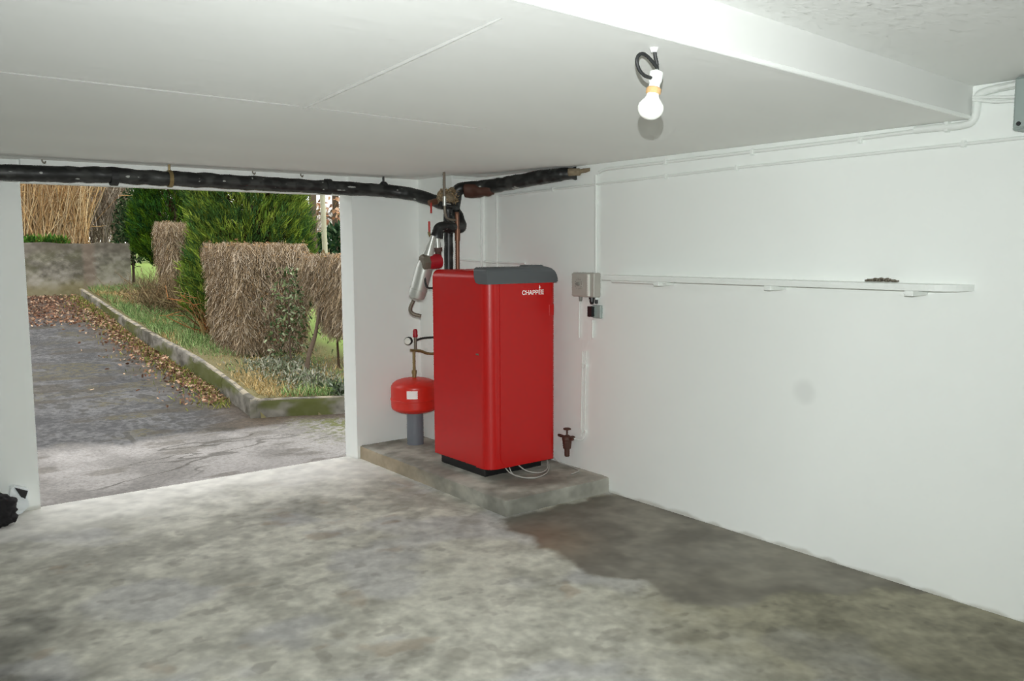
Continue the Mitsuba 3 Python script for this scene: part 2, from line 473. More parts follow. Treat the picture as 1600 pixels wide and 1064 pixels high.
# ------------------------------------------------------------------ boiler
BX0, BX1, BY0, BY1, BZ0, BZ1 = 3.09, 3.652, 4.25, 4.88, 0.17, 1.425
YJ = 4.385
B = thing('boiler', 'tall red floor-standing heating boiler with grey top edge on a concrete slab', 'boiler')
put('base', rbx(3.13, 3.605, 4.345, 4.86, PZ - .001, BZ0 + .012, .008), 'black_plastic', B, label='black recessed base')
body = cat_([prism_y(rrect(BX0 + .004, BX1 - .004, BZ0, BZ1, .0, .0, .11, .05, 10), YJ + .003, BY1), bx(BX0 + .001, BX1 - .02, YJ - .06, YJ + .01, 1.345, 1.40)])
put('casing', body, 'boiler_red', B, smooth=35)
door_plan = rrect(BX0, BX1, BY0, YJ, .075, .045, .0, .0, 12)
door = prism(door_plan, BZ0 - .004, 1.35)
DR = put('front_panel', door, 'boiler_red', B, smooth=35)
# slight proud field of the front door with a soft left edge
field = prism_y(rrect(BX0 + .095, BX1 - .05, BZ0 + .004, 1.345, .07, .0, .0, .0, 10), BY0 - .004, BY0 + .01)
put('front_field', field, 'boiler_red', DR, smooth=35)
put('handle_recess', rbx(3.585, 3.628, BY0 - .006, BY0 + .01, 1.125, 1.20, .003), 'boiler_red', DR)
put('latch', rbx(BX0 - .004, BX0 + .01, 4.345, 4.372, 0.893, 0.903, .001), 'aged_steel', B)
cap_side = Polygon([(BY0 - .006, 1.342), (YJ - .045, 1.342), (YJ - .020, 1.352), (YJ - .006, 1.375), (YJ, 1.40), (YJ, 1.447)] +
                   [(BY0 + .03 - .036 * math.sin(t), 1.411 + .036 * math.cos(t)) for t in np.linspace(0, math.pi / 2, 16)])
cap_front = rrect(BX0 - .006, BX1 + .008, 1.340, 1.447, .01, .02, .098, .025, 28)


def cross(poly):
    q = np.array(poly.exterior.coords)[:-1]
    return manifold3d.CrossSection([q if poly.exterior.is_ccw else q[::-1]])


# (x, z) profile along y, cut by the (y, z) profile along x
cap_a = cross(cap_front).extrude(.4).transform(np.array([[1, 0, 0, 0], [0, 0, -1, BY0 + .25], [0, 1, 0, 0]], float))
cap_b = cross(cap_side).extrude(.9).transform(np.array([[0, 0, 1, 2.9], [1, 0, 0, 0], [0, 1, 0, 0]], float))
cap = cap_a ^ cap_b
CP = put('top_cap', cap, 'cap_grey', B, smooth=False, label='dark grey plastic top edge')
hump = prism_y(rrect(3.44, BX1 - .075, 1.43, 1.456, .0, .0, .02, .02, 6), BY0 + .035, YJ - .004)
put('control_flap', hump, 'cap_grey', CP, smooth=35)
tm = meshkit.text_mesh('CHAPPEE', 0.029, 0.002, True)
tm.apply_transform(trimesh.transformations.rotation_matrix(math.pi / 2, [1, 0, 0]))
ext = tm.bounds
tm.apply_scale([0.178 / (ext[1][0] - ext[0][0]), 1, 1])
tm.apply_translation([3.362 - tm.bounds[0][0], BY0 - .0035, 1.268])
fl = Polygon([(0, 0), (.006, .002), (.008, .009), (.003, .020), (.000, .024), (-.001, .016), (-.005, .010), (-.004, .003)])
flm = prism_y(fl, -.002, 0.0)
flm.apply_translation([3.362 + .178 * 0.80, BY0 - .0035, 1.304])
put('lettering', cat_([tm, flm]), 'white_letter', DR, label='white raised brand lettering with a small flame')
# thin grey hoses drooping from under the front
def hose(name, pts, label, r=.0042):
    put(name, tube(pts, r, 8, 10), 'hose_grey', label=label, cat='hose', smooth=True)


zt = PZ + .006
hose('fuel_hose', [(3.24, 4.30, .18), (3.25, 4.22, .13), (3.33, 4.13, zt), (3.46, 4.14, zt + .002), (3.58, 4.24, zt + .01), (3.655, 4.36, .16), (3.668, 4.40, .22)],
     'thin grey hose looping widest over the slab in front of the boiler')
hose('fuel_hose', [(3.335, 4.30, .18), (3.35, 4.20, .14), (3.42, 4.16, zt + .015), (3.52, 4.20, zt + .008), (3.60, 4.28, zt + .02), (3.672, 4.38, .20)],
     'thin grey hose in the shorter loop under the boiler front edge')
hose('fuel_hose', [(3.285, 4.305, .18), (3.28, 4.25, .12), (3.30, 4.18, zt), (3.37, 4.12, zt)], 'thin grey hose hanging straight down under the boiler front and lying on the slab')
hose('fuel_hose', [(3.675, 4.34, .20), (3.70, 4.30, .13), (3.735, 4.22, zt), (3.70, 4.08, zt), (3.60, 4.04, zt)], 'thin grey hose dropping behind the right side of the boiler')

# ------------------------------------------------------------------ expansion vessel on its grey tube, with the safety group above it
VX, VY = 3.285, 5.455
put('support_tube', lathe([(0, PZ - .001), (.062, PZ - .001), (.062, .345), (.056, .345), (.056, .34), (0, .34)], (VX, VY, 0)), 'pipe_grey', smooth=40,
    label='short grey plastic tube standing on the slab under the red expansion vessel', cat='pipe')
V = thing('expansion_vessel', 'round red expansion vessel with a white label standing on a grey tube', 'expansion tank')
z0, r0 = .335, .176
prof = [(0, z0)] + [(r0 * math.sin(t), z0 + .055 - .055 * math.cos(t)) for t in np.linspace(.35, math.pi / 2, 8)] + [(r0, z0 + .20)] + \
       [(r0 * math.cos(t) ** .8, z0 + .20 + .07 * math.sin(t)) for t in np.linspace(.2, 1.45, 9)] + [(.02, z0 + .272), (0, z0 + .272)]
put('tank', lathe(prof, (VX, VY, 0), n=48), 'vessel_red', V, smooth=35)
put('seam_band', lathe([(r0 - .01, z0 + .105), (r0 + .004, z0 + .107), (r0 + .006, z0 + .113), (r0 + .004, z0 + .119), (r0 - .01, z0 + .121)], (VX, VY, 0), n=48), 'vessel_red', V, smooth=35)
lab = []
for k in range(7):
    a = math.radians(-140 + 26 * k / 6)
    lab.append((VX + (r0 + .0015) * math.cos(a), VY + (r0 + .0015) * math.sin(a)))
lm_v = np.array([(x, y, z) for x, y in lab for z in (z0 + .135, z0 + .195)])
lm_f = np.array([f for k in range(6) for f in ([2 * k, 2 * k + 2, 2 * k + 3], [2 * k, 2 * k + 3, 2 * k + 1])])
put('label_plate', trimesh.Trimesh(lm_v, lm_f, process=False), 'white_letter', V, label='small white label')
put('inlet', lathe([(0, z0 + .265), (.016, z0 + .265), (.016, z0 + .30), (.02, z0 + .30), (.02, z0 + .325), (0, z0 + .325)], (VX, VY, 0), n=8), 'brass', V)

S = thing('safety_group', 'brass safety valve with pressure gauge and red cap above the red vessel', 'valve')
zt_ = at(645, 548, 1, VY)[2]
put('riser', tube([(VX, VY, z0 + .32), (VX, VY, zt_)], .011, 12), 'brass', S, smooth=40)
p_g = at(649, 533, 1, VY)
put('branch', tube([(VX - .03, VY, zt_ + .005), (VX + .05, VY - .005, zt_ - .005), (VX + .12, VY - .02, zt_ - .03), (VX + .24, VY - .06, zt_ - .035)], .011, 10, 6), 'brass', S, smooth=40)
put('body', tube([(p_g[0], VY, zt_ - .01), (p_g[0], VY, p_g[2] + .03)], .012, 12), 'aged_steel', S, smooth=40)
put('cap', lathe([(0, 0), (.017, 0), (.019, .01), (.017, .05), (.012, .06), (0, .06)], (p_g[0], VY, p_g[2] + .03), n=16), 'pump_red', S, label='red cap', smooth=40)
put('branch', tube([(p_g[0], VY, p_g[2] + .005), (p_g[0] + .08, VY - .01, p_g[2] + .02), (p_g[0] + .22, VY - .05, p_g[2] + .02)], .008, 10, 6), 'dark_rubber', S, smooth=40)
gx = at(637, 533, 1, VY - .03)
put('gauge', lathe([(0, .0), (.026, .0), (.03, .006), (.03, .028), (.012, .034), (.012, .06), (0, .06)], gx, (.8, .6, 0), n=20), 'dark_rubber', S, smooth=40)
put('dial_face', lathe([(0, -.002), (.025, -.002), (.025, .001), (0, .001)], gx, (.8, .6, 0), n=20), 'dial_white', S)

# ------------------------------------------------------------------ black lagged pipes under the ceiling
pa = [(-2.42, 5.57, 2.01), (-0.6, 5.56, 2.005), (0.4, 5.555, 2.0), (0.69, 5.55, 1.995), (1.15, 5.55, 2.005), (1.28, 5.55, 2.012), (1.40, 5.55, 2.006), (1.60, 5.55, 2.005), (2.3, 5.55, 1.998), (3.0, 5.54, 1.99), (3.20, 5.50, 1.978), (3.30, 5.40, 1.955), (3.36, 5.28, 1.915), (3.40, 5.16, 1.885)]
pz = np.array(pa)
pz = np.vstack([np.linspace(pz[i], pz[i + 1], 12, endpoint=False) for i in range(len(pz) - 1)] + [pz[-1:]])
LP = thing('lagged_pipe', 'long black lagged heating pipe running along the top of the garage opening', 'pipe')
put('lagging', tube(spline(pa, 14), .046, 16, lump=.10, seed=3), 'black_lagging', LP, smooth=True)
for px_, m_ in ((265, 'brass'), (599, 'dark_rubber')):
    q = at(px_, 275, 1, 5.55)
    put('hanger', cat_([tube([(q[0], 5.55, 2.03), (q[0], 5.55, ZC + .005)], .008, 8), lathe([(.044, -.012), (.052, -.012), (.052, .012), (.044, .012)], (q[0], 5.55, 2.003), (1, 0, 0), 20)]), m_, LP)
for px_ in (178, 512):
    q = at(px_, 285, 1, 5.55)
    put('tape_band', lathe([(.040, -.02), (.0525, -.02), (.0525, .02), (.040, .02)], (q[0], 5.55, 2.0), (1, 0, 0), 20), 'dark_rubber', LP)
LP2 = thing('lagged_pipe', 'short black lagged pipe under the ceiling going into the right-hand wall', 'pipe')
end = at(890, 266, 0, XR - .01)
pb = [(3.44, 5.14, 1.82), (3.445, 5.12, 1.93), (3.47, 5.10, 1.985), (3.53, 5.06, 2.0), (3.60, 4.9, 2.003), (3.63, 4.6, 2.02), (3.66, 4.36, 2.034), (3.70, 4.25, 2.04), (3.765, 4.18, 2.047)]
put('lagging', tube(spline(pb, 14), [.046] * 99 + [.043] * (len(spline(pb, 14)) - 99), 16, lump=.12, seed=8), 'black_lagging', LP2, smooth=True)
put('frayed_wrap', tube(spline([(3.50, 5.07, 1.972), (3.56, 4.99, 1.973), (3.605, 4.88, 1.982)], 10), .045, 14, lump=.35, seed=31), 'rust_brown', LP2, smooth=True)
put('torn_end', tube(spline([(3.71, 4.19, 2.05), (3.745, 4.12, 2.055), (3.757, 4.05, 2.06)], 6), [.026] * 6 + [.012] * 7, 10, lump=.4, seed=2), 'frayed_lagging', LP2, smooth=True)
LP3 = thing('lagged_pipe', 'black lagged pipe bend stepping down towards the silver air separator behind the boiler', 'pipe')
pc = [(3.44, 5.14, 1.84), (3.455, 5.10, 1.79), (3.45, 5.06, 1.74), (3.43, 5.04, 1.715), (3.36, 5.02, 1.715), (3.29, 5.0, 1.715), (3.235, 5.0, 1.70), (3.21, 5.0, 1.655), (3.208, 5.0, 1.635)]
put('lagging', tube(spline(pc, 12), .042, 16, lump=.14, seed=14), 'black_lagging', LP3, smooth=True)
LP4 = thing('lagged_pipe', 'upright black lagged pipe dropping behind the top of the red boiler', 'pipe')
put('lagging', tube([(3.335, 5.05, .95), (3.335, 5.05, 1.2), (3.338, 5.05, 1.5), (3.34, 5.05, 1.7), (3.345, 5.06, 1.85)], .032, 14, 8, lump=.10, seed=20), 'black_lagging', LP4, smooth=True)
put('cross_bar', tube(spline([(3.28, 5.06, 1.868), (3.36, 5.06, 1.858), (3.44, 5.10, 1.85)], 8), .027, 12, lump=.1, seed=9), 'black_lagging', LP4, smooth=True)
put('frayed_wrap', tube(spline([(3.31, 5.10, 1.92), (3.36, 5.10, 1.935), (3.41, 5.13, 1.955)], 8), .055, 18, lump=.5, seed=77), 'frayed_lagging', LP4, smooth=True)
fb = np.array([3.36, 5.08, 1.935]) + rng.uniform(-1, 1, (500, 3)) * [.065, .035, .045]
FIB = (fb, np.array([0, -.02, 0]) + rng.normal(size=(500, 3)))
C1 = thing('copper_pipe', 'thin brown vent pipe hanging from the ceiling and curving to the boiler pipes', 'pipe')
put('pipe', tube([(3.275, 5.0, ZC + .004), (3.275, 5.0, 1.95), (3.277, 5.0, 1.84), (3.285, 5.0, 1.79), (3.31, 5.0, 1.768), (3.37, 4.995, 1.762)], .0095, 12, 8), 'aged_steel', C1, smooth=True)
put('joint', tube([(3.276, 5.0, 1.925), (3.276, 5.0, 1.86)], .0125, 12), 'silver', C1, smooth=40)
C2 = thing('copper_pipe', 'upright bare copper pipe beside the black pipe behind the boiler', 'pipe')
put('pipe', tube([(3.38, 5.0, 1.0), (3.38, 5.0, 1.5), (3.378, 4.995, 1.7), (3.375, 4.995, 1.82)], .015, 12, 6), 'copper', C2, smooth=True)
put('joint', tube([(3.379, 4.996, 1.62), (3.378, 4.995, 1.70)], .019, 12), 'copper', C2, smooth=40)
ga = at(686, 323, 1, 5.15)
G1 = thing('gate_valve', 'small brass valve with a red lever at the end of the long black pipe', 'valve')
put('body', tube([(3.32, 5.17, 1.90), (3.26, 5.17, 1.885)], .022, 12), 'copper', G1, smooth=40)
put('lever', tube([(3.262, 5.15, 1.885), (3.255, 5.14, 1.86), (3.255, 5.14, 1.815)], .007, 8), 'pink_red', G1, label='red lever', smooth=40)
AS = thing('air_separator', 'tilted silver air separator canister with pipe elbow left of the boiler', 'air separator')
a0, a1 = at(650, 467, 1, 5.06), at(665, 412, 1, 5.0)
ax = (a1 - a0) / np.linalg.norm(a1 - a0)
L_ = np.linalg.norm(a1 - a0)
put('canister', lathe([(0, .0), (.035, .0), (.054, .012), (.058, .03), (.058, .06), (.062, .062), (.062, .07), (.058, .072), (.058, L_ * .9), (.054, L_), (.022, L_ + .14), (.018, L_ + .20), (0, L_ + .20)], a0, ax, 28), 'silver', AS, smooth=35)
h0, h1, h2, h3 = at(646, 470, 1, 5.05), at(641, 482, 1, 5.05), at(645, 490, 1, 5.03), at(658, 494, 1, 5.0)
put('drain_elbow', tube([h0, h1, h2, h3], .013, 12, 8), 'aged_steel', AS, smooth=True)
put('lever_stem', tube([at(674, 372, 1, 5.0), at(671, 366, 1, 4.99), at(670, 362, 1, 4.99)], .009, 8), 'brass', AS)
put('lever', tube([at(671, 366, 1, 4.99), at(670.5, 346, 1, 4.99)], .0075, 8), 'pink_red', AS, label='red lever')
PU = thing('circulation_pump', 'red circulation pump with a grey flange just above the boiler left top corner', 'pump')
m0, m1 = at(665, 410, 1, 4.98), at(690, 408, 1, 4.97)
mx = (m1 - m0) / np.linalg.norm(m1 - m0)
put('motor', lathe([(0, 0), (.044, 0), (.052, .008), (.052, .085), (.046, .10), (0, .10)], m0 + mx * .012, mx, 24), 'pump_red', PU, smooth=35)
put('flange', lathe([(0, -.035), (.04, -.035), (.055, -.028), (.058, -.01), (.058, .012), (.05, .02), (0, .02)], m0, mx, 8), 'aged_steel', PU)
put('connector', cat_([tube([at(685, 400, 1, 5.0), at(684.5, 390, 1, 5.0)], .022, 12), tube([at(685, 393, 1, 5.0), at(684.5, 387, 1, 5.0)], .029, 6)]), 'rust_brown', PU)
put('pipe', tube([at(684.5, 389, 1, 5.0), (3.208, 5.0, 1.65)], .023, 14), 'silver', PU, smooth=40)
hose_pts = [at(664, 422, 1, 4.98), at(664, 436, 1, 4.97), at(668, 449, 1, 4.96), at(680, 450, 1, 4.95)]
put('pump_cable', tube(hose_pts, .007, 8, 8), 'dark_rubber', PU, smooth=True)

# ------------------------------------------------------------------ pendant bulb
LB = thing('pendant_lamp', 'bare white light bulb hanging from the ceiling on a looped black cord', 'lamp')
X0, Y0_ = 1.745, 1.63
cz = lambda px, py, y=Y0_: at(px, py, 1, y)
cord_a = [(X0, Y0_, ZC + .003), cz(1024, 88), cz(1026.5, 100), cz(1027, 113)]
cord_b = [cz(1027, 106), cz(1020, 97), cz(1012, 88.5), cz(1004, 84), cz(997.5, 87), cz(995, 96), cz(999, 109), cz(1007, 118), cz(1018, 122)]
put('cord', cat_([tube(cord_a, .0048, 10, 8), tube(cord_b, .0048, 10, 8)]), 'dark_rubber', LB, smooth=True)
put('ceiling_hook', lathe([(0, -.012), (.008, -.012), (.012, 0), (0, .002)], (X0, Y0_, ZC), n=12), 'white_gloss', LB)
s0, s1 = cz(1026.5, 110), cz(1023, 131)
put('socket', lathe([(0, 0), (.008, 0), (.018, .006), (.018, .03), (.015, .036), (.015, .05), (0, .05)], s0, s1 - s0, 20), 'white_gloss', LB, smooth=35)
sd = (s1 - s0) / np.linalg.norm(s1 - s0)
put('collar', lathe([(0, 0), (.018, 0), (.0205, .003), (.0205, .014), (.017, .017), (0, .017)], s0 + sd * .049, sd, 20), 'amber', LB, label='amber collar')
bz = s0 + sd * .061
bp = [(0, 0), (.016, 0), (.0165, .006)] + [(.0165 + .0185 * (1 - math.cos(t)) / 2, .006 + .036 * t / math.pi) for t in np.linspace(.3, math.pi, 8)] + [(.035 * math.cos(t), .044 + .030 * math.sin(t)) for t in np.linspace(.0, math.pi / 2, 10)]
put('bulb', lathe(bp, bz, sd, 32), 'bulb_glass', LB, smooth=40, label='white frosted bulb')

# ------------------------------------------------------------------ right wall: conduits, shelf, boxes
XW = XR - .010


def conduit(name, pts, r, label, curve=0, mat='white_gloss', clips=()):
    k = thing(name, label, 'conduit')
    put('tube', tube(pts, r, 10, curve), mat, k, smooth=40)
    for c in clips:
        put('clip', rbx(c[0] - r - .004, XR + .002, c[1] - .008, c[1] + .008, c[2] - r - .006, c[2] + r + .006, .002), mat, k)
    return k


conduit('wall_conduit', [(XW, 3.96, 2.035), (XW, 3.90, 2.05), (XW, 3.0, 2.056), (XW, 2.3, 2.06), (XW, 1.84, 2.068)], .010, 'white painted conduit along the top of the right wall just under the ceiling', clips=[(XW, y, 2.055) for y in (3.4, 2.8, 2.2)])
conduit('wall_conduit', [(XW, 5.0, 1.944), (XW, 4.6, 1.952), (XW, 3.93, 1.964), (XW, 2.9, 1.982), (XW, 1.4, 1.992), (XW, 0.2, 1.995)], .008, 'lower white painted conduit running the length of the right wall', clips=[(XW, y, z) for y, z in ((4.4, 1.956), (3.4, 1.973), (2.9, 1.982), (1.73, 1.99))])
conduit('wall_conduit', [(XW, 3.985, 2.02), (XW, 3.982, 1.95), (XW, 3.98, 1.6), (XW, 3.975, 1.235)], .010, 'upright white conduit dropping to the little dark switch beside the shelf end', clips=[(XW, 3.981, 1.85)])
conduit('wall_conduit', [(XR - .017, 1.94, 2.070), (XR - .017, 1.84, 2.068), (XR - .017, 1.74, 2.066), (XR - .017, 1.695, 2.08), (XR - .017, 1.682, 2.12), (XR - .017, 1.68, 2.165), (XR - .017, 1.655, 2.193), (XR - .02, 1.50, 2.205)], .016, 'thick white conduit bending up round the ceiling step to the grey box', 6, clips=[(XW, 1.80, 2.068)])
conduit('wall_conduit', [at(1520, 152, 0, XR - .03), at(1560, 152, 0, XR - .03), at(1592, 151, 0, XR - .03)], .007, 'upper of two thin white tubes running level from the ceiling step to the grey box')
conduit('wall_conduit', [at(1520, 156, 0, XR - .03), at(1556, 159, 0, XR - .03), at(1592, 157, 0, XR - .03)], .007, 'lower of two thin white tubes running level from the ceiling step to the grey box')
conduit('wall_conduit', [at(1560, 138, 0, XR - .04), at(1593, 130, 0, XR - .05)], .010, 'short slanting white tube meeting the top of the grey box')
for px_, lb in ((910, 'left of two thin upright white tubes on the wall right of the boiler'), (915.5, 'right of two thin upright white tubes on the wall right of the boiler')):
    a, b = at(px_, 549, 0, XW), at(px_ - 2, 682, 0, XW)
    pts = [a, b]
    if px_ > 912:
        pts = [a, b, at(px_ - 6, 688, 0, XW), at(897, 685, 0, XW - .02)]
    conduit('wall_conduit', pts, .0048, lb, clips=[(XW, a[1], .80), (XW, a[1], .36)])
conduit('wall_conduit', [at(905.5, 468, 0, XW), at(905, 500, 0, XW), at(905, 528, 0, XW)], .005, 'thin white wire tube dropping from the grey dial box')
conduit('wall_conduit', [at(926, 500, 0, XW), at(926, 528, 0, XW)], .007, 'short white tube below the dark switch')
conduit('wall_conduit', [(XR - .012, 5.03, 1.43), (XR - .012, 5.03, 1.95)], .009, 'upright white tube on the right wall behind the boiler')
conduit('wall_conduit', [(3.72, 5.185, 1.40), (3.72, 5.185, 1.95)], .009, 'upright white tube on the corner pier behind the boiler')
conduit('wall_conduit', [(3.50, 5.188, 1.485), (3.74, 5.188, 1.47), (XR - .012, 5.15, 1.465), (XR - .012, 4.7, 1.46)], .008, 'level white tube just above the boiler top, turning from the pier onto the wall')
conduit('wall_conduit', [(XR - .10, 3.74, 1.362), (XR - .10, 3.3, 1.362)], .009, 'short white tube under the left end of the shelf')

SH = thing('wall_shelf', 'long narrow white shelf board on the right wall', 'shelf')
shp = Polygon([(XR, 3.80), (3.63, 3.80), (3.615, 3.785), (3.615, 1.80)] + [(XR - .147 * math.cos(t), 1.80 - .14 * math.sin(t)) for t in np.linspace(.1, 1.45, 8)] + [(XR, 1.66)])
put('board', prism(shp, 1.370, 1.398), 'white_gloss', SH)
for y in (3.35, 2.60, 1.875):
    put('bracket', rbx(3.625, XR + .001, y - .02, y + .02, 1.345, 1.3705, .003), 'white_gloss', SH)
W0 = at(1382, 438, 0, 3.73)
wire = []
for k in range(46):
    t = k / 45
    wire.append((3.70 + .018 * math.sin(k * 1.9), W0[1] + .075 - .15 * t, 1.4055 + .006 * (1 + math.sin(k * 1.3)) * math.sin(math.pi * t)))
put('rusty_chain', tube(wire, .0045, 6, 3), 'aged_steel', label='small dark heap of rusty chain lying on the white shelf', cat='chain', smooth=True)

CB = thing('control_box', 'square grey control box with a round dial on the wall right of the boiler', 'control box')
c0, c1 = at(894, 425, 0, XR - .06), at(928, 465, 0, XR - .06)
ya, yb_, zb_, zt2 = c0[1], c1[1], at(910, 464, 0, XR - .06)[2], at(910, 426, 0, XR - .06)[2]
put('case', rbx(XR - .06, XR + .002, yb_, ya, zb_, zt2, .006), 'grey_box', CB)
put('cover', rbx(XR - .068, XR - .055, yb_ + .055, ya - .004, zb_ + .006, zt2 - .006, .003), 'grey_box', CB)
put('side_strip', rbx(XR - .072, XR - .055, yb_ + .036, yb_ + .052, zb_ + .006, zt2 - .008, .003), 'dial_white', CB, label='pale strip')
dc = (XR - .068, (ya + yb_) / 2 + .03, (zb_ + zt2) / 2 + .005)
DI = put('dial', lathe([(0, 0), (.038, 0), (.038, .004), (0, .004)], dc, (-1, 0, 0), 28), 'grey_box', CB)
put('knob', lathe([(0, 0), (.013, 0), (.011, .014), (0, .014)], (dc[0] - .004, dc[1], dc[2]), (-1, 0, 0), 16), 'grey_box_dark', DI)
for k in range(12):
    a = 2 * math.pi * k / 12
    c = np.array([dc[0] - .0045, dc[1] + .031 * math.cos(a), dc[2] + .031 * math.sin(a)])
    put('tick', rbx(c[0] - .001, c[0] + .002, c[1] - .003, c[1] + .003, c[2] - .003, c[2] + .003, .0005), 'grey_box_dark', DI)
put('cable_gland', lathe([(0, -.03), (.009, -.03), (.012, -.012), (.012, .002), (0, .002)], (XR - .035, ya - .055, zb_), n=12), 'grey_box_dark', CB)
put('cable_gland', lathe([(0, -.045), (.01, -.045), (.016, -.028), (.016, -.012), (.02, -.012), (.02, .002), (0, .002)], (XR - .035, yb_ + .045, zb_), n=12), 'black_plastic', CB, label='black cable gland')
SB = thing('wall_switch', 'small dark switch on a pale grey plate under the grey dial box', 'switch')
d0, d1 = at(918.5, 478.5, 0, XR - .03), at(938, 498, 0, XR - .02)
put('plate', rbx(XR - .02, XR + .002, d1[1], d0[1] - .03, d1[2], d0[2] + .01, .004), 'grey_green', SB)
put('rocker', prism(Polygon([(XR - .045, d0[1] - .05), (XR + .001, d0[1] - .05), (XR + .001, d0[1]), (XR - .03, d0[1]), (XR - .045, d0[1] - .012)]), d1[2] + .01, d0[2]), 'black_plastic', SB)
put('cable_gland', lathe([(0, -.012), (.01, -.012), (.01, .014), (0, .014)], (XW, 3.975, 1.222), n=10), 'dark_rubber', SB)

OF = thing('oil_filter', 'dark brown oil filter valve low on the wall right of the boiler', 'valve')
o = at(886, 684, 0, 3.70)
ox, oy, oz = o
put('head', cat_([lathe([(0, -.022), (.03, -.022), (.034, -.01), (.03, .008), (.016, .018), (0, .018)], o, n=16), tube([(ox, oy + .085, oz + .005), (ox, oy - .06, oz)], .0095, 10)]), 'rust_brown', OF)
put('bowl', lathe([(0, -.125), (.014, -.125), (.017, -.118), (.017, -.075), (.026, -.07), (.03, -.03), (.03, -.02), (0, -.02)], o, n=16), 'rust_brown', OF)
put('stem', tube([(ox, oy, oz + .015), (ox, oy, oz + .055)], .006, 8), 'rust_brown', OF)
put('hand_wheel', lathe([(0, .052), (.006, .052), (.024, .056), (.026, .062), (.022, .066), (0, .062)], o, n=16), 'rust_brown', OF)
put('wall_bracket', rbx(ox + .005, XR + .002, oy - .012, oy + .012, oz - .012, oz + .004, .002), 'rust_brown', OF)

FB = thing('junction_box', 'grey-green metal box high on the right wall at the ceiling step', 'junction box')
put('case', rbx(XR - .10, XR + .002, 0.93, 1.505, 2.012, 2.217, .006), 'grey_green', FB)
put('lid', rbx(XR - .112, XR - .095, 0.935, 1.497, 2.02, 2.21, .004), 'grey_green', FB)
put('screw', lathe([(0, 0), (.009, 0), (.007, .006), (0, .006)], (XR - .112, 1.478, 2.035), (-1, 0, 0), 10), 'dark_rubber', FB)

# small hooks left in the ceiling edge
for px_, py_, lb in ((66, 253, 'small metal hook at the ceiling edge above the left end of the long black pipe'), (395, 272, 'small metal hook at the ceiling edge above the middle of the long black pipe'), (470, 276, 'small metal hook at the ceiling edge nearer the boiler side')):
    q = at(px_, py_, 1, 5.66)
    hk = [(q[0], 5.66, ZC + .004), (q[0], 5.66, ZC - .012), (q[0] + .012, 5.66, ZC - .022), (q[0] + .018, 5.66, ZC - .010)]
    put('ceiling_hook', tube(hk, .004, 8, 4), 'aged_steel', label=lb, cat='hook', smooth=True)

# dark bundle and white bag at the foot of the left pier
def crumple(p, r, seed, sx=1, sy=1, sz=1, flat=None):
    m = trimesh.creation.icosphere(subdivisions=4)
    d = m.vertices.copy()
    k = 1 + .30 * (meshkit.fbm(d * 2.2 + seed, 3, seed) - .5) * 2 + .14 * np.abs(meshkit.fbm(d * 5 + seed, 2, seed + 3) - .5) * 2
    v = d * k[:, None] * r * np.array([sx, sy, sz]) + np.array(p)
    v[:, 2] = np.maximum(v[:, 2], 0.0)
    m.vertices = v
    return m


put('black_bundle', crumple((0.545, 5.52, .085), .105, 5, 1.0, .75, 1.0), 'black_cloth', label='crumpled black cloth bundle at the foot of the left pier, cut by the photo edge', cat='bundle', smooth=50)
BG = thing('plastic_bag', 'small crumpled white plastic bag leaning on the left pier beside a black bundle', 'bag')
bgp = Polygon([(.635, .0), (.70, .008), (.745, .05), (.735, .10), (.745, .145), (.675, .175), (.655, .17), (.645, .10)])
bgm = prism_y(bgp, 5.68, 5.752)
for _ in range(3):
    bgm = bgm.subdivide()
bv = bgm.vertices.copy()
bv += (meshkit.fbm(bv * 22, 3, 9) - .5)[:, None] * np.array([.015, .02, .012])
bv[:, 1] = np.minimum(bv[:, 1], 5.753)
bv[:, 2] = np.maximum(bv[:, 2], 0)
bgm.vertices = bv
put('sheet', bgm, 'bag_white', BG, smooth=50)
pt = prism_y(Polygon([(.672, .172), (.700, .112), (.722, .098), (.738, .140)]), 5.668, 5.69)
put('printed_patch', pt, 'black_plastic', BG, label='black printed patch')


# ------------------------------------------------------------------ outside: drive, kerb, wall, ground
def slope(y):
    y = np.asarray(y, float)
    t = (y - 6.9)
    return np.where(t > 0, .085 * (np.sqrt(t * t + .09) - .3), 0)


put('driveway', fine_grid(np.linspace(-4, 3.3, 60), np.linspace(5.79, 16.8, 90), lambda x, y: slope(y) - .012 + .012 * (meshkit.noise(np.stack([x * 1.5, y * 1.5, 0 * x], -1), 3) - .5)), 'drive_mat', kind='structure', smooth=True)
put('driveway', fine_grid(np.linspace(3.3, 9, 30), np.linspace(5.79, 7.6, 20), lambda x, y: slope(y) - .012), 'drive_mat', kind='structure', smooth=True)


def kerbz(y):
    return slope(y) + .145 - .004 * np.clip(y - 7.5, 0, 9) + .055 * np.exp(-((np.asarray(y) - 10.2) / 2.4) ** 2)


kp = spline([(3.17, 16.7), (3.10, 14.8), (3.0, 12.9), (2.93, 11.0), (2.92, 9.2), (2.83, 7.75), (2.86, 7.55)], 26)
kp2 = spline([(2.80, 7.57), (3.2, 7.45), (3.58, 7.34), (4.6, 7.05), (6.5, 6.5)], 16)


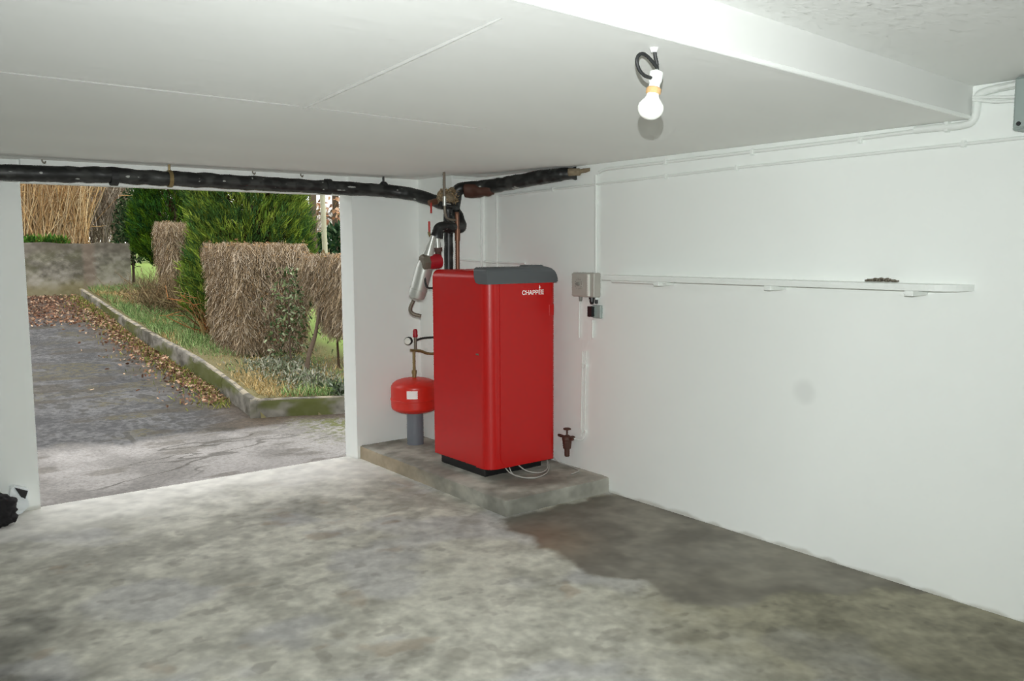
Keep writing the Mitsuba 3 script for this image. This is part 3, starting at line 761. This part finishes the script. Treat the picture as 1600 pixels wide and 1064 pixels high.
def kerb_mesh(pts, w, inward):
    pts = np.asarray(pts)
    t = np.gradient(pts, axis=0)
    t /= np.linalg.norm(t, axis=1, keepdims=True)
    s = np.stack([t[:, 1], -t[:, 0]], 1) * inward
    rings = []
    for i, (p, q) in enumerate(zip(pts, s)):
        y = p[1]
        zt, zb = kerbz(y), slope(y) - .1
        n = lambda k: .03 * (meshkit.fbm(np.array([p[0] * 4 + k, y * 4, k * 7.]), 3, 5) - .5)
        prof = [(0 + n(1), zb), (0 + n(2), zb + .09), (.0 + n(3), zt - .05), (.005 + n(4), zt - .012), (.018, zt + n(5) * .7), (w - .018, zt + n(6) * .7), (w, zt - .015), (w, zb)]
        rings.append([(p[0] + q[0] * a, p[1] + q[1] * a, z) for a, z in prof])
    v = np.array(rings).reshape(-1, 3)
    m = 8
    f = []
    for i in range(len(pts) - 1):
        for k in range(m - 1):
            a = i * m + k
            f += [[a, a + m, a + m + 1], [a, a + m + 1, a + 1]]
    f += [[0, 1, k] for k in range(2, m)] + [[len(v) - m, len(v) - m + k, len(v) - m + 1] for k in range(2, m)]
    return trimesh.Trimesh(v, np.array(f), process=False)


# the kerb runs in cast lengths with open joints
K = thing('garden_kerb', 'low mossy concrete kerb edging the grass bed beside the driveway', 'kerb')
for pts_ in (kp, kp2):
    seg = np.linalg.norm(np.diff(pts_, axis=0), axis=1)
    cum = np.concatenate([[0], np.cumsum(seg)])
    nseg = max(1, int(round(cum[-1] / 1.0)))
    for i in range(nseg):
        u = np.linspace(cum[-1] * i / nseg + .004, cum[-1] * (i + 1) / nseg - .004, 14)
        if pts_ is kp and i == nseg - 1:
            u[-1] = cum[-1]
        q = np.stack([np.interp(u, cum, pts_[:, k]) for k in (0, 1)], 1)
        put('kerb_block', kerb_mesh(q, .075, -1), 'old_concrete', K, smooth=40)

rw = bx(-4.2, 4.06, 16.7, 16.95, .5, 1.715)
for _ in range(6):
    rw = rw.subdivide()
rv = rw.vertices.copy()
q_ = meshkit.fbm(rv * 3, 3, 8) - .5
rv[:, 1] += .03 * q_
rv[:, 2] += np.where(rv[:, 2] > 1.7, .05 * (meshkit.fbm(rv * np.array([3, 0, 0.]), 3, 1) - .5), 0)
rw.vertices = rv
put('retaining_wall', rw, 'old_concrete', label='weathered grey concrete retaining wall at the end of the driveway', cat='wall', smooth=40)
# bed, lawn and terrace behind
gg = fine_grid(np.concatenate([np.linspace(0, 2, 24), np.linspace(2.2, 21, 60)]), np.linspace(7.0, 16.82, 70), lambda x, y: 0 * x)
gv = gg.vertices
gv[:, 0] += np.interp(gv[:, 1], kp[::-1, 1], kp[::-1, 0]) + .035
gv[:, 2] = kerbz(gv[:, 1]) - .03 + .04 * (meshkit.noise(np.stack([gv[:, 0] * 1.3, gv[:, 1] * 1.3, 0 * gv[:, 0]], -1), 4) - .5) - np.where(gv[:, 1] < 7.57 - .27 * (gv[:, 0] - 2.86), .5, 0)
put('garden_ground', gg, 'earth_mat', kind='structure', smooth=True)
put('terrace_ground', fine_grid(np.linspace(-14, 4.06, 20), np.linspace(16.9, 45, 20), lambda x, y: 1.68 + .02 * (y - 16.9)), 'earth_mat', kind='structure')
put('lawn_ground', fine_grid(np.linspace(4.05, 40, 30), np.linspace(16.8, 45, 20), lambda x, y: np.where(y < 16.9, .95, .95 + .03 * (y - 16.9))), 'earth_mat', kind='structure')


# ------------------------------------------------------------------ plants
def blades(base, d, length, width, colors, bend=.25):
    """Many narrow pointed blades: base and direction, n x 3; each is three triangles."""
    n = len(base)
    d = d / np.linalg.norm(d, axis=1, keepdims=True)
    s = np.cross(d, rng.normal(size=(n, 3)))
    s /= np.linalg.norm(s, axis=1, keepdims=True)
    o = np.cross(s, d) * (bend * length * rng.uniform(-1, 1, n))[:, None]
    L, W = length[:, None], width[:, None]
    v = np.stack([base - s * W * .5, base + s * W * .5, base + d * L * .55 + o * .35 - s * W * .5, base + d * L * .55 + o * .35 + s * W * .5, base + d * L + o], 1)
    f = np.array([[0, 1, 3], [0, 3, 2], [2, 3, 4]])
    return v.reshape(-1, 3), (f[None] + 5 * np.arange(n)[:, None, None]).reshape(-1, 3), np.repeat(colors, 5, 0)


def twigs(a, b, ra, rb, colors, kink=.0):
    """Many three-sided tapering twigs from a to b through a kinked middle."""
    n = len(a)
    d = b - a
    ln = np.linalg.norm(d, axis=1, keepdims=True)
    d = d / np.maximum(ln, 1e-9)
    s = np.cross(d, np.where(np.abs(d[:, 2:3]) < .9, [[0, 0, 1.0]], [[1.0, 0, 0]]))
    s /= np.linalg.norm(s, axis=1, keepdims=True)
    t = np.cross(d, s)
    mid = (a + b) / 2 + rng.normal(size=(n, 3)) * ln * kink
    rows = []
    for c, r in ((a, ra), (mid, (np.asarray(ra) + rb) / 2), (b, rb)):
        for k in range(3):
            an = 2 * math.pi * k / 3
            rows.append(c + (s * math.cos(an) + t * math.sin(an)) * np.asarray(r).reshape(-1, 1))
    v = np.stack(rows, 1)
    f = []
    for i in (0, 3):
        for k in range(3):
            p, q = i + k, i + (k + 1) % 3
            f += [[p, q, q + 3], [p, q + 3, p + 3]]
    f = np.array(f)
    return v.reshape(-1, 3), (f[None] + 9 * np.arange(n)[:, None, None]).reshape(-1, 3), np.repeat(colors, 9, 0)


def join(*parts):
    v, f, c, at_ = [], [], [], 0
    for a, b, d in parts:
        v.append(a); f.append(b + at_); c.append(d); at_ += len(a)
    return np.vstack(v), np.vstack(f), np.vstack(c)


def soft(name, parts, parent=None, **kw):
    v, f, c = join(*parts)
    return put(name, trimesh.Trimesh(v, f, process=False), 'leafy', parent, color=np.clip(c, 0, 1), **kw)


def tint(n, cols, w=None, var=.18):
    cols = np.array([srgb(*c) for c in cols])
    i = rng.choice(len(cols), n, p=w)
    return cols[i] * (1 + var * rng.normal(size=(n, 1))).clip(.4, 1.7)


def unit(n):
    u = rng.normal(size=(n, 3))
    return u / np.linalg.norm(u, axis=1, keepdims=True)


def conifer(label, c, z0, z1, rad, n, cols, group=None, upright=1.1):
    k = thing('conifer', label, 'conifer', group)
    tr = np.array([c[0], c[1]])
    put('trunk', tube([(c[0], c[1], z0 - .3), (c[0], c[1], z0 + .6 * (z1 - z0))], [rad * .12, rad * .05], 8), 'bark', k)
    h = rng.beta(1.15, 1.25, n)
    prof = np.clip(np.minimum(1, (h + .03) / .14) ** .6, 0, 1) * (1 - h ** 2.6) ** .6
    ang = rng.uniform(0, 2 * np.pi, n)
    lum = .80 + .45 * meshkit.fbm(np.stack([np.cos(ang) * 2.2, np.sin(ang) * 2.2, h * 5], -1), 3, int(c[1] * 3))
    rr = rad * prof * lum * rng.uniform(.55, 1.0, n) ** .5
    root = np.stack([tr[0] + rr * np.cos(ang), tr[1] + rr * np.sin(ang), z0 + h * (z1 - z0)], 1)
    out = np.stack([np.cos(ang), np.sin(ang), upright + 0 * ang], 1) + .35 * unit(n)
    out /= np.linalg.norm(out, axis=1, keepdims=True)
    m = 20
    base = np.repeat(root, m, 0) + np.repeat(out, m, 0) * rng.uniform(-.06, .17, (n * m, 1)) + rng.normal(size=(n * m, 3)) * .018
    dd = np.repeat(out, m, 0) + .55 * unit(n * m) + np.array([0, 0, .25])
    fc = np.repeat(tint(n, cols, var=.22), m, 0) * (1 + .15 * rng.normal(size=(n * m, 1)))
    leaf = blades(base, dd, rng.uniform(.06, .13, n * m), rng.uniform(.007, .012, n * m), fc, .3)
    nb = n // 3
    br = twigs(np.stack([np.full(nb, c[0]), np.full(nb, c[1]), root[:nb, 2] - .25 * rad], 1), root[:nb], .008, .003, tint(nb, [(78, 62, 44)]))
    soft('foliage', [leaf], k, kind='stuff')
    soft('branches', [br], k, kind='stuff')
    return k


conifer('large bushy bright green conifer rising behind the brown clipped hedge', (4.30, 11.35), .42, 3.7, .80, 3900, [(112, 132, 50), (88, 114, 46), (130, 148, 62), (68, 98, 48), (56, 84, 46)])
conifer('second darker green conifer farther up the bed behind the large one', (4.52, 15.4), 1.25, 4.2, .66, 3000, [(62, 94, 28), (84, 112, 28), (46, 82, 34), (40, 72, 36)])


def hedge(label, x0, x1, y0, y1, zb, zt, n, cols, taper=.12, leafn=0, stems=18, group=None):
    k = thing('hedge', label, 'hedge', group)
    z0 = lambda y: slope(y) + .1
    cx, cy, hx, hy = (x0 + x1) / 2, (y0 + y1) / 2, (x1 - x0) / 2, (y1 - y0) / 2
    u = rng.uniform(-1, 1, (n, 3))
    face = rng.random(n)
    u[:, 0] = np.where(face < .30, np.sign(u[:, 0]) * rng.uniform(.8, 1, n), u[:, 0])
    u[:, 1] = np.where((face >= .30) & (face < .60), np.sign(u[:, 1]) * rng.uniform(.8, 1, n), u[:, 1])
    hh = (u[:, 2] + 1) / 2
    hh = np.where((face >= .6) & (face < .75), rng.uniform(.85, .97, n), hh)
    sc = 1 - taper * (1 - hh) ** 1.2
    r4 = (np.abs(u[:, 0]) ** 6 + np.abs(u[:, 1]) ** 6) ** (1 / 6)
    corner = np.where(r4 > 1, 1 / r4, 1)
    wob = .86 + .28 * meshkit.fbm(np.stack([u[:, 0] * 2.5, u[:, 1] * 2.5, hh * 4], -1), 3, int(y0 * 5))
    hh = hh + .05 * (meshkit.fbm(np.stack([u[:, 0] * 2, u[:, 1] * 2, 0 * hh], -1), 2, 3) - .5)
    b = np.stack([cx + hx * u[:, 0] * sc * corner * wob, cy + hy * u[:, 1] * sc * corner * wob, zb + hh * (zt - zb)], 1)
    dirs = np.stack([u[:, 0] * .15, u[:, 1] * .15, 1.0 + 0 * hh], 1) + .75 * unit(n)
    dirs /= np.linalg.norm(dirs, axis=1, keepdims=True)
    L = rng.uniform(.06, .22, n)[:, None]
    a = b - dirs * L
    b[:, 2] = np.minimum(b[:, 2], zt + .012 * rng.normal(size=n))
    for q_ in (a, b):
        q_[:, 0] = np.clip(q_[:, 0], x0 - .02, x1 + .02)
        q_[:, 1] = np.clip(q_[:, 1], y0 - .02, y1 + .02)
    tw = twigs(a, b, rng.uniform(.0018, .0036, n), .0012, tint(n, cols, var=.22), .10)
    st_b = np.stack([rng.uniform(x0 + .25 * hx, x1 - .25 * hx, stems), rng.uniform(y0 + .25 * hy, y1 - .25 * hy, stems)], 1)
    sa = np.stack([st_b[:, 0], st_b[:, 1], z0(st_b[:, 1]) - .05], 1)
    sb = sa + np.stack([rng.normal(0, .12, stems), rng.normal(0, .12, stems), (zt - sa[:, 2]) * .8], 1)
    stt = twigs(sa, sb, rng.uniform(.014, .024, stems), .006, tint(stems, [(80, 66, 52), (96, 84, 68)]), .04)
    soft('twigs', [tw], k, kind='stuff')
    soft('stems', [stt], k, kind='stuff')
    if leafn:
        i = rng.choice(n, leafn, p=(1.25 - hh) ** 1.5 / ((1.25 - hh) ** 1.5).sum())
        soft('dead_leaves', [blades(b[i] + .02 * unit(leafn), unit(leafn), rng.uniform(.025, .045, leafn), rng.uniform(.012, .02, leafn), tint(leafn, [(158, 128, 94), (136, 108, 76), (120, 104, 72)]), .4)], k, kind='stuff')
    return k


HC = [(186, 168, 142), (160, 140, 112), (136, 116, 92), (200, 186, 166), (112, 96, 76)]
hedge('brown clipped leafless hedge with a flat top in front of the large conifer', 3.36, 4.28, 9.35, 10.5, .50, 1.665, 54000, HC, .16, 14000)
hedge('brown leafless hedge nearest the garage, half hidden by the right door pier', 3.92, 5.0, 8.0, 9.0, .72, 1.54, 32000, HC, .40, 8000, 8)
hedge('pale brown upright hedge piece between the two conifers', 3.86, 4.50, 13.6, 14.5, .85, 2.05, 13000, HC, .2, 1500)

LH = thing('evergreen_hedge', 'tall dark evergreen hedge along the far left side of the driveway', 'hedge')
n = 16000
Yh = rng.uniform(7.5, 17, n)
fc_ = rng.random(n) < .6
Xh = np.where(fc_, -3.2 + .12 * rng.normal(size=n), rng.uniform(-4.3, -3.2, n))
Zh = slope(Yh) + np.where(fc_, rng.uniform(0, 2.3, n), 2.3 + .08 * rng.normal(size=n))
soft('foliage', [blades(np.stack([Xh, Yh, Zh], 1), unit(n) + [.3, 0, .4], rng.uniform(.12, .22, n), rng.uniform(.06, .10, n), tint(n, [(50, 76, 36), (66, 92, 44), (40, 60, 32)]), .4)], LH, kind='stuff')
put('stems', tube([(-3.7, 7.6, .1), (-3.7, 12, .7), (-3.7, 16.9, 1.1)], .1, 8), 'bark', LH)
put('garden_ground', fine_grid(np.linspace(-14, -3.9, 12), np.linspace(5.8, 16.9, 12), lambda x, y: slope(y) + .02), 'earth_mat', kind='structure')

# evergreen sprig growing through the hedge
IV = thing('evergreen_shrub', 'slender dark green leafy shrub growing at the corner of the clipped hedge', 'shrub')
n = 420
h = rng.random(n)
bb = np.stack([3.82 + .15 * rng.normal(size=n) * (1.2 - .7 * h), 8.95 + .10 * rng.normal(size=n), .42 + h * .95], 1)
soft('foliage', [blades(bb, unit(n) + [0, -.3, .3], rng.uniform(.035, .065, n), rng.uniform(.016, .026, n), tint(n, [(84, 100, 64), (112, 124, 88), (66, 84, 56), (150, 160, 128)]), .4)], IV, kind='stuff')
put('stem', tube([(3.80, 8.95, .25), (3.79, 8.95, .8), (3.81, 8.95, 1.3)], [.012, .009, .004], 6), 'bark', IV)
# dark stem added in place of the shaded hollow below the hedge
put('trunk', tube([(3.78, 8.50, .15), (3.80, 8.50, .40), (3.92, 8.56, .65), (4.0, 8.6, .95)], [.034, .026, .022, .015], 8, 4, lump=.15), 'bark', 'hedge_001', smooth=True)

# bare rose stems
RS = thing('bare_bush', 'bare thorny bush with reddish stems at the foot of the large conifer', 'bush')
n = 60
a = np.stack([3.62 + .10 * rng.normal(size=n), 11.0 + .15 * rng.normal(size=n), np.full(n, .5)], 1)
b = a + np.stack([rng.normal(0, .24, n), rng.normal(0, .24, n), rng.uniform(.2, .55, n)], 1)
b2 = b + np.stack([rng.normal(0, .14, n), rng.normal(0, .14, n), rng.uniform(.0, .15, n)], 1)
soft('stems', [twigs(a, b, .009, .005, tint(n, [(168, 110, 70), (150, 130, 88), (120, 96, 66)]), .06), twigs(b, b2, .005, .003, tint(n, [(176, 120, 78), (160, 148, 104)]), .05)], RS, kind='stuff')

BS = thing('bare_bush', 'grey-brown tangle of bare twigs in the bed near the far end of the kerb', 'bush')
n = 700
a = np.stack([3.75 + .22 * rng.normal(size=n), 13.4 + .5 * rng.normal(size=n), np.full(n, .62) + rng.uniform(0, .3, n)], 1)
b = a + np.stack([rng.normal(0, .2, n), rng.normal(0, .2, n), rng.uniform(.1, .45, n)], 1)
soft('stems', [twigs(a, b, .005, .002, tint(n, [(120, 100, 74), (150, 134, 104), (96, 82, 60)]), .1)], BS, kind='stuff')

# reeds on the terrace
RD = thing('reed_clump', 'tall golden dry reeds standing on the terrace above the retaining wall', 'reeds')
n = 4200
a = np.stack([rng.uniform(.6, 3.55, n), 17.35 + rng.gamma(2.0, .35, n), np.full(n, 1.66)], 1)
lean = np.stack([rng.normal(0, .26, n) + .16 * np.sin(a[:, 0] * 3), rng.normal(0, .16, n), np.ones(n)], 1)
b = a + lean * rng.uniform(.9, 2.3, (n, 1))
soft('canes', [twigs(a, b, rng.uniform(.006, .010, n), .003, tint(n, [(208, 180, 134), (190, 156, 110), (224, 202, 162), (164, 130, 90), (184, 162, 128)]), .015)], RD, kind='stuff')
n = 3500
i = rng.integers(0, len(a), n)
t = rng.uniform(.2, 1, (n, 1))
soft('dry_leaves', [blades(a[i] + (b[i] - a[i]) * t, unit(n) + [0, 0, .7], rng.uniform(.12, .28, n), rng.uniform(.010, .018, n), tint(n, [(212, 184, 132), (190, 156, 104), (168, 134, 90)]), .5)], RD, kind='stuff')
GT = thing('groundcover', 'strip of low green plants along the top of the retaining wall', 'plants')
n = 2600
a = np.stack([rng.uniform(.5, 3.1, n), 17.06 + .22 * rng.random(n), np.full(n, 1.68) + rng.uniform(0, .10, n)], 1)
soft('foliage', [blades(a, unit(n) + [0, 0, 1.0], rng.uniform(.06, .16, n), rng.uniform(.016, .03, n), tint(n, [(70, 118, 44), (96, 140, 58), (56, 96, 40), (124, 128, 66)]), .4)], GT, kind='stuff')


def thicket(label, x0, x1, y0, y1, zb, h, n, cols, name='bare_shrub', cat='shrub', spread=.25):
    k = thing(name, label, cat)
    a = np.stack([rng.uniform(x0, x1, n), rng.uniform(y0, y1, n), np.full(n, zb) + rng.uniform(0, h * .45, n)], 1)
    b = a + np.stack([rng.normal(0, spread, n), rng.normal(0, spread, n), rng.uniform(.35, .55, n) * h], 1)
    m = n * 2
    i = rng.integers(0, n, m)
    a2 = a[i] + (b[i] - a[i]) * rng.uniform(.4, 1, (m, 1))
    b2 = a2 + np.stack([rng.normal(0, spread * .6, m), rng.normal(0, spread * .6, m), rng.uniform(.0, .22, m) * h], 1)
    soft('twigs', [twigs(a, b, .011, .005, tint(n, cols, var=.25), .06), twigs(a2, b2, .006, .0025, tint(m, cols, var=.25), .06)], k, kind='stuff')
    return k


GC = [(176, 164, 146), (150, 138, 120), (196, 186, 170), (128, 114, 98)]
thicket('grey leafless shrub right of the golden reeds above the wall', 3.45, 4.75, 18.0, 19.6, 1.65, 1.9, 520, GC)
thicket('wide leafless thicket far behind the golden reeds', -1.5, 5.5, 22, 24, 1.7, 3.2, 1500, GC, spread=.45)
EV = thing('evergreen_shrub', 'dark green evergreen shrub above the right end of the retaining wall', 'shrub')
n = 1900
u = unit(n) * (rng.random((n, 1)) ** .4)
soft('foliage', [blades(np.array([4.32, 17.6, 2.0]) + u * [.34, .4, .75], unit(n) + [0, 0, .4], rng.uniform(.06, .12, n), rng.uniform(.02, .035, n), tint(n, [(52, 78, 48), (76, 96, 62), (98, 112, 82), (40, 62, 40)]), .4)], EV, kind='stuff')
put('stem', tube([(4.32, 17.6, .9), (4.32, 17.6, 2.0)], [.03, .015], 6), 'bark', EV)


# distant trees right of the conifer
def tree(label, x, y, zb, h, r0, seed, cols, leafcols=None, leafn=0, levels=4):
    rg = np.random.default_rng(seed)
    k = thing('tree', label, 'tree')
    A, Bb, Ra, Rb, tips = [], [], [], [], []

    def grow(p, d, L, r, lev):
        e_ = p + d * L
        A.append(p); Bb.append(e_); Ra.append(r); Rb.append(r * .68)
        if lev == 0:
            tips.append(e_); return
        for _ in range(3 if lev > 1 else 4):
            nd = d + rg.normal(size=3) * .42 + np.array([0, 0, .12])
            grow(p + d * L * rg.uniform(.55, 1), nd / np.linalg.norm(nd), L * rg.uniform(.55, .8), r * .6, lev - 1)

    put('trunk', tube([(x, y, zb - .1), (x + .02, y, zb + h * .45)], [r0, r0 * .75], 10), 'bark', k, smooth=40)
    grow(np.array([x + .02, y, zb + h * .42]), np.array([.02, 0, 1.0]), h * .22, r0 * .7, levels)
    for q in np.linspace(.2, .42, 5):
        dd = np.array([rg.normal(), rg.normal(), .7]); dd /= np.linalg.norm(dd)
        grow(np.array([x, y, zb + h * q]), dd, h * .16, r0 * .35, levels - 1)
    A, Bb = np.array(A), np.array(Bb)
    soft('branches', [twigs(A, Bb, np.array(Ra), np.array(Rb).reshape(-1, 1)[:, 0], tint(len(A), cols), .05)], k, kind='stuff')
    if leafn:
        tp = np.array(tips)
        i = rng.integers(0, len(tp), leafn)
        soft('leaves', [blades(tp[i] + rng.normal(size=(leafn, 3)) * .22, unit(leafn), rng.uniform(.08, .14, leafn), rng.uniform(.05, .08, leafn), tint(leafn, leafcols), .4)], k, kind='stuff')


tree('bare dark tree trunk with few twigs right of the large conifer', 7.62, 16.6, .9, 7.0, .085, 3, [(86, 76, 66), (108, 96, 84)])
tree('tree with russet dead leaves beyond the pale pole', 9.6, 19.6, 1.0, 5.2, .10, 8, [(96, 84, 72)], [(196, 150, 118), (176, 126, 96), (206, 170, 140), (150, 108, 84)], 2600)
tree('second russet-leaved tree farther right behind the door pier', 13.4, 23.0, 1.0, 5.6, .11, 18, [(96, 84, 72)], [(190, 144, 112), (170, 122, 92), (200, 164, 134)], 2200)
PP = at(509, 405, 1, 12.2)
put('pole', tube([(PP[0], 12.2, .5), (PP[0] - .01, 12.2, 1.6), (PP[0] - .05, 12.2, 3.6)], [.045, .042, .036], 10), 'pale_wood', label='pale upright wooden pole on the lawn between conifer and right door pier', cat='pole', smooth=40)
for (x_, y_, z_, rx_, rz_, lb) in ((8.9, 17.6, 1.5, .8, .65, 'dark green round bush on the far lawn beside the right door pier'), (10.6, 18.4, 1.5, .9, .8, 'dark green bush on the far lawn behind the right door pier'), (7.0, 20.5, 1.5, 1.1, .7, 'grey-green bush low on the far lawn right of the conifer')):
    k = thing('round_bush', lb, 'bush')
    n = 1500
    u = unit(n) * rng.uniform(.75, 1, (n, 1))
    soft('foliage', [blades(np.array([x_, y_, z_]) + u * [rx_, rx_, rz_], u + .8 * unit(n) + [0, 0, .4], rng.uniform(.10, .2, n), rng.uniform(.05, .08, n), tint(n, [(48, 74, 50), (66, 92, 62), (84, 104, 76), (38, 58, 40)]), .4)], k, kind='stuff')
    put('stem', tube([(x_, y_, .9), (x_, y_, z_)], [.05, .03], 6), 'bark', k)
thicket('long leafless hedge closing off the far lawn', 5.5, 22, 26, 27.5, 1.0, 2.4, 2200, GC, 'far_hedge', 'hedge', .4)

soft('frayed_fibres', [blades(FIB[0], FIB[1], rng.uniform(.015, .03, 500), rng.uniform(.003, .006, 500), tint(500, [(150, 128, 96), (112, 92, 66), (176, 156, 122)]), .5)], LP4, kind='stuff')
# grass, groundcover and dead leaves (nobody could count them)
n = 30000
gx_ = rng.beta(1.0, 1.5, n) * 1.5
gy = 7.35 + 9.2 * rng.random(n) ** 1.3
kx = np.interp(gy, kp[::-1, 1], kp[::-1, 0])
ok = np.ones(n, bool)
X = np.maximum(kx, 2.86) + .13 + gx_
ok &= (gy > 7.72 - .27 * (X - 2.86)) & (X < 4.5)
X, Yg = X[ok], gy[ok]
n = len(X)
pn = meshkit.fbm(np.stack([X * 1.7, Yg * 1.1, 0 * X], -1), 3, 6)
straw = np.clip((pn - .45) * 4 + np.where((Yg < 9.6) & (Yg > 7.6), .55, -.15), 0, 1) > rng.random(n)
col = np.where(straw[:, None], tint(n, [(196, 172, 122), (170, 146, 98), (148, 128, 84), (206, 186, 142)]), tint(n, [(122, 152, 92), (142, 166, 108), (102, 130, 80), (164, 174, 124)]))
soft('bed_grass', [blades(np.stack([X, Yg, slope(Yg) + .10], 1), np.stack([rng.normal(0, .55, n), rng.normal(0, .55, n), np.ones(n)], 1), rng.uniform(.05, .15, n) * (1 - .25 * straw), rng.uniform(.006, .011, n), col, .6)],
     label='rough green and straw-coloured grass growing in the bed behind the kerb', cat='grass', kind='stuff')
n = 2200
X, Yg = rng.normal(3.62, .18, n), rng.uniform(7.75, 9.2, n)
soft('heather', [blades(np.stack([X, Yg, slope(Yg) + .12 + .08 * rng.random(n)], 1), unit(n) + [0, 0, .6], rng.uniform(.04, .08, n), rng.uniform(.010, .016, n), tint(n, [(140, 144, 124), (112, 122, 98), (164, 162, 146), (92, 100, 76)]), .4)],
     label='low grey-green creeping plants in front of the hedge at the garage end of the bed', cat='plants', kind='stuff')
n = 6500
w = rng.random(n)
Yl = np.where(w < .6, rng.uniform(13.4, 16.6, n), rng.uniform(8.2, 14, n))
kx = np.interp(Yl, kp[::-1, 1], kp[::-1, 0])
Xl = np.where(w < .6, rng.uniform(.2, 3.1, n), kx - .04 - rng.gamma(1.1, .11, n))
Xl = np.minimum(Xl, kx - .04)
soft('dead_leaves', [blades(np.stack([Xl, Yl, slope(Yl) + .006 + .02 * rng.random(n)], 1), unit(n) * [1, 1, .3], rng.uniform(.025, .05, n), rng.uniform(.014, .028, n), tint(n, [(140, 104, 84), (120, 88, 72), (172, 138, 112), (104, 80, 66), (190, 164, 138)]), .6)],
     label='scattered reddish brown dead leaves along the kerb and at the end of the driveway', cat='leaves', kind='stuff')
n = 2600
Yl = rng.uniform(8.0, 16.4, n)
kx = np.interp(Yl, kp[::-1, 1], kp[::-1, 0])
Xl = kx - .03 - rng.gamma(1.2, .09, n)
soft('verge_grass', [blades(np.stack([Xl, Yl, slope(Yl) - .005], 1), np.stack([rng.normal(0, .6, n), rng.normal(0, .6, n), np.ones(n)], 1), rng.uniform(.03, .08, n), rng.uniform(.006, .01, n), tint(n, [(136, 142, 70), (156, 146, 90), (104, 120, 56)]), .5)],
     label='thin weedy grass along the foot of the kerb on the driveway side', cat='grass', kind='stuff')
n = 260
a_ = np.array([3.72, 7.48, .02])
soft('weed', [blades(a_ + rng.normal(size=(n, 3)) * [.07, .06, .0] + np.stack([0 * rng.random(n), 0 * rng.random(n), rng.random(n) * .26], 1), unit(n) + [0, 0, .5], rng.uniform(.05, .09, n), rng.uniform(.02, .03, n), tint(n, [(58, 70, 50), (84, 96, 76), (120, 126, 112)]), .4)],
     label='dark leafy weed at the kerb end beside the right door pier', cat='plant', kind='stuff')
